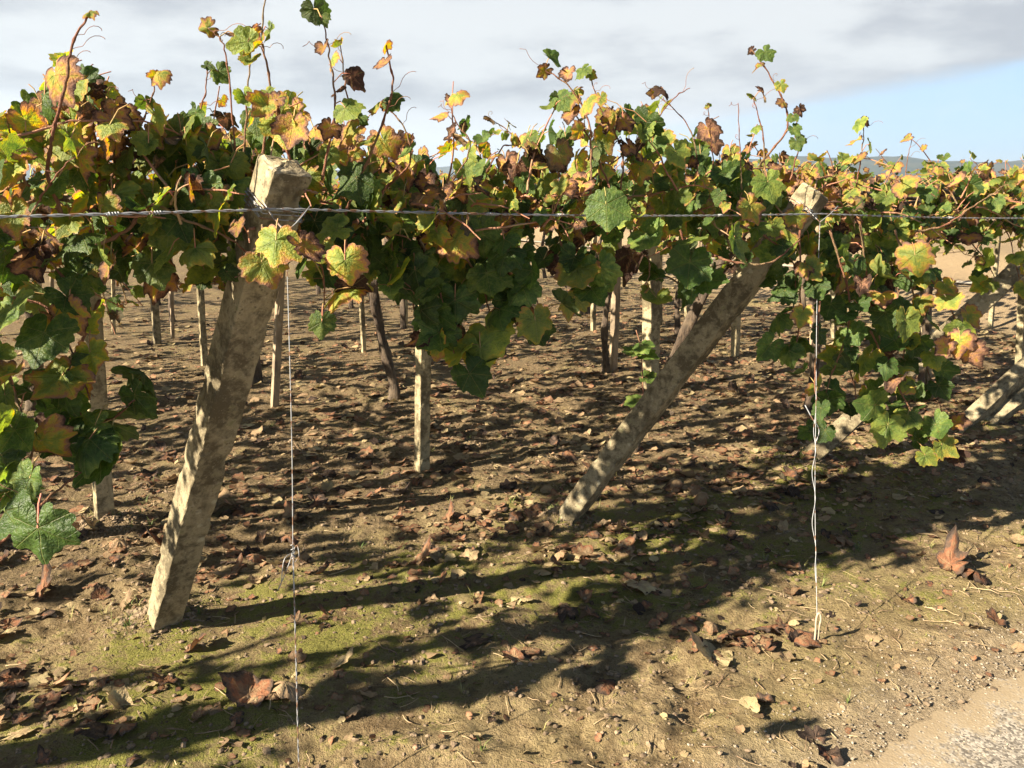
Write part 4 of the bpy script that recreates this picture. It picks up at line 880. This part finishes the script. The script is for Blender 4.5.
for px in (112, 155, 420, 490, 560, 640, 720, 880, 950):       # splices and small knots on the wire
    f = np.interp(px, [285, 822], [0, 1]) if px < 822 else None
    # walk along the path to that column
    pr = np.array(pth); xs = proj(pr)[0]; kk = [k for k in range(len(xs) - 1) if xs[k] <= px <= xs[k + 1] and proj(pr[k:k + 1])[2][0] > 0]
    if not kk: continue
    k = kk[0]; f = (px - xs[k]) / (xs[k + 1] - xs[k]); c = pr[k] * (1 - f) + pr[k + 1] * f; d = norm(pr[k + 1] - pr[k]); u = norm(np.cross(d, [0, 0, 1])); v = np.cross(d, u)
    a = np.linspace(0, 4 * 2 * math.pi, 36)[:, None]; o.add(*tube(c + d * (a / 25 - .5) * .026 + .0042 * (np.cos(a) * u + np.sin(a) * v), .0017, 5))
w = o.build('trellis_wire', M_WIRE); props(w, 'twisted galvanised edge wire running level across the heads of the leaning posts', 'wire')
nlab = ['second', 'third', 'fourth', 'fifth', 'sixth']
for k, t in enumerate((.62, 2.5, 4.4, 6.3, 8.2)):
    o = MB(); o.add(*tube(smooth_path([ST(-4, t, 1.50), ST(2, t, 1.49), ST(8.6, t, 1.50)], 30), .0017, 4))
    props(o.build('trellis_wire', M_WIRE), '%s overhead wire behind the edge wire, hidden among the leaves' % nlab[k], 'wire', 'inner overhead wires')

def wrap(mb, c, ax, u, v, a, b_, turns, rad, rise, r):
    q = np.linspace(0, turns * 4, int(turns * 40)); corners = np.array([(1, 1), (-1, 1), (-1, -1), (1, -1), (1, 1)], float)
    pts = []
    for x in q:
        k = int(x) % 4; f = x - int(x); xy = corners[k] * (1 - f) + corners[(k + 1) % 4] * f
        pts.append(c + u * xy[0] * (a + .004) + v * xy[1] * (b_ + .004) + ax * (rise * x / (turns * 4) + .003 * math.sin(x * 2.1)))
    mb.add(*tube(pts, rad, 5))
def post_frame(pb, pt, dg):
    ax = norm(pt - pb); u = np.array([math.cos(R(dg)), math.sin(R(dg)), 0]); u = norm(u - ax * (u @ ax)); return ax, u, np.cross(ax, u)
# left guy wire
ax, u, v = post_frame(np.append(PB1[:2], 0), PT1, 40)
root = empty('guy_wire', tuple(onground(P(300, 800, 1.75))), 'taut guy wire hanging from the thick left post to the foreground soil, knotted', 'wire', 'guy wires of the end posts')
mb = MB(); wrap(mb, PT1 - ax * .115, ax, u, v, .057, .055, 3, .0017, .018, None); wrap(mb, PT1 - ax * .122, ax, u, v, .057, .055, 2, .0015, -.012, None); mb.build('wrap', M_WIRE, root, tuple(PT1))
J = P(286, 232, 2.08); mb = MB()
for (qx, qy) in ((262, 200), (268, 210), (310, 206), (304, 212)): mb.add(*tube(smooth_path([P(qx, qy, 2.13), P((qx + 286) / 2, (qy + 232) / 2 + 2, 2.095), J], 8), .0015, 5))
mb.build('stirrup', M_WIRE, root, tuple(J))
G1 = P(299, 800, 1.78); K1 = P(293, 552, 1.93); mb = MB(); 
mb.add(*tube(smooth_path([J, P(289, 330, 2.05), P(292, 450, 1.99), K1], 26), .00135, 5)); lo = [K1 + (G1 - K1) * f for f in np.linspace(0, 1, 12)]; 
gg = onground(G1, -.05); mb2pts = [K1, P(296, 660, 1.86), P(298, 740, 1.81), gg]
twisted(smooth_path(mb2pts, 20), .0011, .05, mb); mb.build('strand', M_WIRE, root, tuple(J))
mb = MB(); a = np.linspace(0, 4 * 2 * math.pi, 60)[:, None]
mb.add(*tube(K1 + np.concatenate([.0045 * np.cos(a), .0045 * np.sin(a), (a / 25 - .5) * .05], 1), .0014, 5))
mb.add(*tube(smooth_path([K1, P(286, 572, 1.92), P(278, 590, 1.92)], 8), .0013, 5)); mb.add(*tube(smooth_path([K1, P(284, 560, 1.90), P(281, 585, 1.89)], 8), .0012, 5))
mb.add(*tube(smooth_path([K1, P(297, 545, 1.92), P(299, 556, 1.91), P(295, 562, 1.92)], 10), .0013, 5)); mb.build('knot', M_WIRE, root, tuple(K1))
# right guy wire
ax, u, v = post_frame(np.append(PB2[:2], 0), PT2, 52); A2 = GP(816, 646)
root = empty('guy_wire', tuple(onground(A2)), 'twisted rusty guy wire hanging from the middle post to a pale looped anchor rod', 'wire', 'guy wires of the end posts')
mb = MB(); wrap(mb, PT2 - ax * .09, ax, u, v, .058, .055, 3, .0022, .02, None); mb.build('wrap', M_WIRE, root, tuple(PT2))
J2 = P(820, 222, 3.26); mb = MB()
for (qx, qy) in ((800, 200), (806, 206), (838, 206)): mb.add(*tube(smooth_path([P(qx, qy, 3.33), P((qx + 820) / 2, (qy + 222) / 2 + 1, 3.29), J2], 8), .002, 5))
mb.build('stirrup', M_WIRE, root, tuple(J2))
LP = P(817, 616, A2[1] + .003); mb = MB(); r = np.random.default_rng(3)
pt = smooth_path([J2, P(817, 300, 3.12), P(816, 400, 2.96), P(815, 500, 2.80), LP], 60); mb.add(*tube(pt, .0012, 5))
pt2 = pt + np.stack([-.005 + .006 * np.sin(np.arange(60) * .9), .004 * np.cos(np.arange(60) * .9), 0 * np.arange(60)], -1) * sstep(np.arange(60), 30, 36)[:, None] * (1 - sstep(np.arange(60), 50, 56))[:, None]
mb.add(*tube(smooth_path(pt2[28:], 120), .0013, 5)); mb.add(*tube(smooth_path([P(805, 405, 2.95), P(812, 418, 2.93), P(819, 430, 2.93), P(815, 445, 2.91)], 14), .0022, 5))
mb.build('strand', M_WIRE, root, tuple(J2))
ag = onground(A2); mb = MB(); lp = [ag + np.array([-.012, 0, -.08]), ag + np.array([-.011, 0, .05]), ag + np.array([-.014, 0, .10]), ag + np.array([-.009, 0, .135]), ag + np.array([.004, 0, .14]), ag + np.array([.013, 0, .11]), ag + np.array([.010, .004, .06]), ag + np.array([.012, .004, -.08])]
mb.add(*tube(smooth_path((np.array(lp) - ag) * [.62, 1, .8] + ag, 50), .0036, 8)); mb.build('anchor_rod', M_ROD, root, tuple(ag))

# ------------------------------------------------------------------ fallen leaves
fr = np.random.default_rng(21)
cand = []
for k in range(15000):
    if fr.random() < .82: s = fr.uniform(-3.5, 8.8); t = .3 + fr.uniform(0, 11) * fr.uniform(.2, 1)
    else: s = fr.uniform(-2, 5.5); t = fr.uniform(ROAD_T, 1.2)
    p = ST(s, t)
    if p[1] < 1.2: continue
    dens = float(vnoise(np.array(p[0] * 2.3 + 3), np.array(p[1] * 2.3))) * .75 + float(vnoise(np.array(p[0] * 7), np.array(p[1] * 7))) * .45
    dens += .24 * (t > .9) - .38 * (t < -.2) - .05 * (t < -1.0)
    dens -= .16 * (t < 1.5) * (s < .8)
    if dens < .50 + fr.uniform(-.12, .12): continue
    cand.append((p[0], p[1], (.014 + .040 * fr.random() ** 2.0) * (1.1 if t > .3 else .85), float(np.clip(fr.normal(.40, .27), 0, 1)), t))
for (hx, hy, n_, sp_) in [(760, 640, 26, .11), (720, 650, 10, .10), (900, 545, 22, .22), (650, 640, 12, .2), (560, 600, 12, .18), (60, 700, 14, .16), (20, 600, 16, .16), (860, 600, 10, .25), (270, 610, 8, .2), (450, 610, 10, .25)]:
    g = GP(hx, hy)
    for k in range(n_):
        x = g[0] + fr.normal(0, sp_); y = g[1] + fr.normal(0, sp_ * .6); cand.append((x, y, fr.uniform(.016, .042), float(np.clip(fr.normal(.45, .25), 0, 1)), 0))
cand = np.array(cand); px, py, zz = proj(np.c_[cand[:, 0], cand[:, 1], 0 * cand[:, 0]])
vis = (px > -10) & (px < 1034) & (py < 785) & (zz > 0); app = np.where(vis, cand[:, 2] / zz, 0)
order = np.argsort(-app); NI = 268; ind = order[:NI]; rest = order[NI:]
# hero leaves as seen: px, py, size, age, label
HL = [
 (250, 705, .085, .55, 'big curled rust orange leaf lying just left of the left guy wire'),
 (288, 701, .050, .25, 'pale tan shrivelled leaf beside the big rust orange leaf in the foreground'),
 (638, 592, .080, .10, 'broad pale tan leaf in the sun just right of the middle post base'),
 (471, 648, .070, .84, 'grey brown folded leaf standing on edge in the foreground centre'),
 (712, 662, .085, .05, 'broad yellow tan leaf lying left of the anchor rod'),
 (567, 620, .050, .80, 'curled grey brown leaf at the rim of the canopy shade, foreground centre'),
 (521, 606, .045, .02, 'small pale greenish leaf lying in the shade at the centre'),
 (527, 658, .045, .38, 'pinkish tan leaf lying right of the grey brown folded leaf'),
 (950, 577, .075, .62, 'large reddish brown leaf, left one of a pair lying on the right'),
 (972, 584, .070, .58, 'large reddish brown leaf, right one of the pair lying on the right'),
 (826, 757, .060, .75, 'dark brown leaf at the bottom edge beside the road'),
 (606, 690, .048, .70, 'ring curled brown leaf in the foreground right of centre'),
 (843, 550, .060, .30, 'tan leaf lying right of the guy wire at the rim of the shade'),
 (14, 690, .075, .66, 'reddish dark leaf at the left edge of the picture, foreground'),
 (95, 746, .065, .93, 'nearly black leaf at the bottom left'),
 (125, 742, .055, .6, 'rusty leaf touching the nearly black leaf at the bottom left'),
 (994, 629, .042, .62, 'small rust brown leaf near the right edge above the road'),
 (905, 606, .050, .55, 'flat orange brown leaf on the moss right of the anchor rod'),
 (770, 636, .065, .66, 'dark red brown leaf on top of the leaf heap left of the anchor rod'),
 (800, 645, .060, .60, 'orange brown leaf in the leaf heap touching the anchor rod'),
 (740, 640, .050, .78, 'dull brown leaf at the left end of the heap by the anchor rod'),
 (790, 575, .052, .52, 'orange brown leaf between the shade and the anchor rod'),
 (197, 655, .045, .50, 'rust brown leaf on the mound right of the thick post base'),
 (322, 580, .042, .58, 'small red leaf in the shade right of the guy wire knot'),
 (297, 632, .045, .30, 'pale brown leaf behind the guy wire, level with the thick post base'),
 (1012, 545, .060, .15, 'pale yellowish leaf at the right edge of the picture'),
 (680, 634, .050, .45, 'pink brown leaf above the broad yellow tan leaf'),
 (72, 612, .045, .12, 'cream coloured leaf lying left of the thick post base'),
 (45, 600, .060, .60, 'red brown leaf among litter at the left, below the big green hanging leaf'),
 (470, 560, .050, .20, 'two tone pale leaf in the shade, left of the middle post base'),
]
FV = [template(34, (.3, .65, 1.0), 200 + k, .28 + .5 * (k % 4) / 3) for k in range(12)]
LM = {}
def leaf_mesh(v, ab, rb):
    key = (v, ab, rb)
    if key not in LM:
        T = FV[v]; Vt = T['V'].copy(); Vt[:, 2] -= np.percentile(Vt[:, 2], 12); n = len(Vt); a = np.ones((n, 4)); a[:, 0] = ab / 12; a[:, 1] = T['rf']; a[:, 2] = (rb * 7 + v) % 11 / 11
        o = mesh_np('fallen_leaf', Vt, [T['quad'], T['tri']], M_DRY, {'leaf': a, 'lco': T['lco']}); me = o.data; bpy.data.objects.remove(o); LM[key] = me
    return LM[key]
def put_leaf(x, y, size, age, label, group, lift=0.0):
    me = leaf_mesh(int(fr.integers(0, 12)), int(round(age * 12)), int(fr.integers(0, 2)))
    o = bpy.data.objects.new('fallen_leaf', me); COL.objects.link(o); o.scale = (size, size, size * fr.uniform(.5, 1.0))
    o.location = (x, y, gz(x, y) + .002 + lift); o.rotation_euler = (fr.normal(0, .15), fr.normal(0, .15), fr.uniform(0, 6.28))
    return props(o, label, 'leaf', group)
FG = 'fallen leaves lying on the soil'
hero_xy = []
for (hx, hy, hs, ha, lab) in HL:
    g = GP(hx, hy); put_leaf(g[0], g[1], hs * 1.15, ha, lab, FG, .004); hero_xy.append(g[:2])
def colname(a): return ('pale tan', 'light brown', 'orange brown', 'rust brown', 'dark brown', 'blackish')[min(5, int(a * 6))]
def place_name(x, y):
    xs = [(90, 'by the left edge'), (240, 'near the left post'), (360, 'near the left wire'), (500, 'left of centre'), (640, 'near the middle post'), (780, 'right of the middle post'), (880, 'near the right wire'), (2000, 'by the right edge')]
    ys = [(430, 'in deep shade'), (500, 'in dappled shade'), (580, 'at the shade rim'), (670, 'on moss'), (2000, 'in the foreground')]
    return next(n for v, n in ys if y < v) + ' ' + next(n for v, n in xs if x < v)
items = {}
for k in ind:
    sz = 'small' if cand[k, 2] < .038 else 'large'
    items.setdefault('%s %s leaf %s' % (sz, colname(cand[k, 3]), place_name(px[k], py[k])), []).append(k)
ORD = ['', 'second', 'third', 'fourth', 'fifth', 'sixth', 'seventh', 'eighth', 'ninth', 'tenth', 'eleventh', 'twelfth', 'thirteenth', 'fourteenth', 'fifteenth', 'sixteenth', 'seventeenth', 'eighteenth']
for base_, ks in items.items():
    ks = sorted(ks, key=lambda q: px[q])
    for n_, k in enumerate(ks):
        lab = base_ + ('' if len(ks) == 1 else ', leftmost such' if n_ == 0 else ', %s from left' % ORD[min(n_, 17)])
        put_leaf(cand[k, 0], cand[k, 1], cand[k, 2], cand[k, 3], lab, FG)
L = Leaves()
for k in rest:
    x, y = cand[k, :2]; a = fr.uniform(0, 6.28)
    L.add(np.array([x, y, gz(x, y) + .008]), np.array([math.cos(a), math.sin(a), fr.normal(0, .18)]), np.array([fr.normal(0, .3), fr.normal(0, .3), 1]), cand[k, 2], float(np.clip(cand[k, 3] * .45 + .5, .55, 1)) if False else cand[k, 3], None)
for k in range(9500):         # torn scraps of leaf
    x = fr.uniform(-3.2, 5.5); y = 1.5 + 6.5 * fr.random() ** 1.2; s, t = st_of(x, y)
    if t < ROAD_T + .05 or fr.random() > .35 + .5 * float(vnoise(np.array(x * 3.), np.array(y * 3.))) + .2 * (t > .4): continue
    a = fr.uniform(0, 6.28); L.add(np.array([x, y, gz(x, y) + .004]), np.array([math.cos(a), math.sin(a), fr.normal(0, .3)]), np.array([fr.normal(0, .6), fr.normal(0, .6), 1]), fr.uniform(.005, .02), float(np.clip(fr.normal(.4, .28), 0, 1)), None)
litter = L.build('leaf_litter', 2, None, (0, 0, 0), petiole=False, mat=M_DRY); litter['kind'] = 'stuff'; litter['label'] = 'brown leaf litter strewn over the soil'; litter['category'] = 'leaf litter'

# ------------------------------------------------------------------ clods, grit, straw
def blobs(n, gen, mat, name, lab, cat):
    ico = np.array([(0, 0, 1), (.89, 0, .45), (.28, .85, .45), (-.72, .53, .45), (-.72, -.53, .45), (.28, -.85, .45), (.72, .53, -.45), (-.28, .85, -.45), (-.89, 0, -.45), (-.28, -.85, -.45), (.72, -.53, -.45), (0, 0, -1)])
    f = np.array([(0, 1, 2), (0, 2, 3), (0, 3, 4), (0, 4, 5), (0, 5, 1), (1, 6, 2), (2, 7, 3), (3, 8, 4), (4, 9, 5), (5, 10, 1), (2, 6, 7), (3, 7, 8), (4, 8, 9), (5, 9, 10), (1, 10, 6), (11, 7, 6), (11, 8, 7), (11, 9, 8), (11, 10, 9), (11, 6, 10)])
    VV, FF = [], []; k = 0
    while k < n:
        q = gen()
        if q is None: continue
        x, y, sz = q; V = ico * fr.uniform(.6, 1.15, (12, 1)) * sz * np.array([fr.uniform(.8, 1.3), fr.uniform(.8, 1.2), fr.uniform(.45, .8)]); VV.append(V + [x, y, max(gz(x, y), .006) + sz * .15]); FF.append(f + 12 * k); k += 1
    o = mesh_np(name, np.concatenate(VV), [np.concatenate(FF)], mat, smooth=False); props(o, lab, cat, None, 'stuff')
def g1():
    x = fr.uniform(-2.4, 3.2); y = 1.5 + 3.6 * fr.random(); s, t = st_of(x, y)
    if t < ROAD_T - .05: return None
    if fr.random() < .12: q = MOUNDS[int(fr.integers(0, 4))]; x = q[0] + fr.normal(0, .09); y = q[1] + fr.normal(0, .07); return x, y, .003 + .010 * fr.random() ** 3
    c = float(vnoise(np.array(x * 2.6 + 40), np.array(y * 2.6)))
    if fr.random() > c * c * 1.3 + .12: return None
    return x, y, .0028 + .011 * fr.random() ** 4
blobs(15000, g1, M_PEB, 'soil_clods', 'small clods and crumbs of dry soil', 'soil clods')
def g2():
    s = fr.uniform(-1.2, 4); t = ROAD_T - fr.normal(.02, .20); p = ST(s, t)
    return p[0], p[1], .0015 + .0045 * fr.random() ** 3
blobs(9000, g2, M_GRIT, 'road_grit', 'loose grit along the edge of the road', 'grit')
mb = MB()
for k in range(2300):
    x = fr.uniform(-2.2, 3.4); y = 1.55 + 4 * fr.random() ** 1.3; s, t = st_of(x, y)
    if t < ROAD_T + .05: continue
    if fr.random() > .2 + .9 * float(vnoise(np.array(x * 2 + 7), np.array(y * 2 + 1))): continue
    a = fr.uniform(0, 3.14); ln = fr.uniform(.02, .09) * (1.5 if fr.random() < .12 else 1); c = fr.normal(0, .25); pts = []
    for q in (-.5, -.2, .15, .5):
        xx = x + math.cos(a + c * q) * ln * q; yy = y + math.sin(a + c * q) * ln * q; pts.append((xx, yy, gz(xx, yy) + .004 + abs(fr.normal(0, .003))))
    mb.add(*tube(pts, fr.uniform(.0007, .0019), 4))
o = mb.build('dry_straw', M_STRAW); props(o, 'dry grass stalks and bits of twig strewn over the soil', 'straw', None, 'stuff')
# grass tufts
VV, FF = [], []; n_ = 0
for k in range(210):
    if k < 60: q = MOUNDS[k % 4]; x = q[0] + fr.normal(0, .10); y = q[1] + fr.normal(0, .06)
    else: x = fr.uniform(-2, 3.4); y = fr.uniform(1.8, 6.0)
    s, t = st_of(x, y)
    if t < ROAD_T + .1 or (k >= 60 and fr.random() > 1.1 * float(vnoise(np.array(x * 1.5), np.array(y * 1.5 + 50)))): continue
    for q in range(int(fr.integers(4, 14))):
        a = fr.uniform(0, 6.28); h = fr.uniform(.012, .045); d = np.array([math.cos(a), math.sin(a)]); o_ = np.array([x, y]) + d * fr.uniform(0, .012); sd_ = np.array([-d[1], d[0]]) * .0013; z = gz(*o_) - .003; m2 = o_ + d * h * .25; tp_ = o_ + d * h * .9
        VV += [(*(o_ - sd_), z), (*(o_ + sd_), z), (*(m2 + sd_), z + h * .65), (*(m2 - sd_), z + h * .65), (*tp_, z + h)]; FF += [(n_, n_ + 1, n_ + 2), (n_, n_ + 2, n_ + 3), (n_ + 3, n_ + 2, n_ + 4)]; n_ += 5
m_, t, b, out = newmat('grass'); t.put(b.inputs['Base Color'], t.mix(t.mapr(t.noise(wpos(t), 8), .4, .6), (.07, .12, .02), (.26, .23, .08))); b.inputs['Roughness'].default_value = .7
o = mesh_np('grass', VV, [np.array(FF)], m_, smooth=False); props(o, 'sparse short grass blades round the post bases', 'grass', None, 'stuff')
# tiny moss tufts
VV, FF = [], []; n_ = 0
for k in range(5200):
    x = fr.uniform(-2.0, 3.0); y = fr.uniform(1.8, 5.2); s, t = st_of(x, y)
    w_ = math.exp(-((t + .1) / .9) ** 2) * float(vnoise(np.array(x * 1.1 + 9), np.array(y * 1.1))) * 1.4
    if fr.random() > w_ or t < ROAD_T + .2: continue
    z = gz(x, y)
    for q in range(4):
        a = fr.uniform(0, 6.28); h = fr.uniform(.004, .012); dxy = np.array([math.cos(a), math.sin(a)]) * h * .7; sd_ = np.array([-math.sin(a), math.cos(a)]) * .0014
        VV += [(x - sd_[0], y - sd_[1], z), (x + sd_[0], y + sd_[1], z), (x + dxy[0], y + dxy[1], z + h)]; FF.append((n_, n_ + 1, n_ + 2)); n_ += 3
m_, t, b, out = newmat('moss'); t.put(b.inputs['Base Color'], t.mix(t.noise(wpos(t), 30), (.10, .13, .02), (.24, .22, .05))); b.inputs['Roughness'].default_value = .9
o = mesh_np('moss', VV, [np.array(FF)], m_, smooth=False); props(o, 'low green moss growing in the soil at the rim of the shade', 'moss', None, 'stuff')
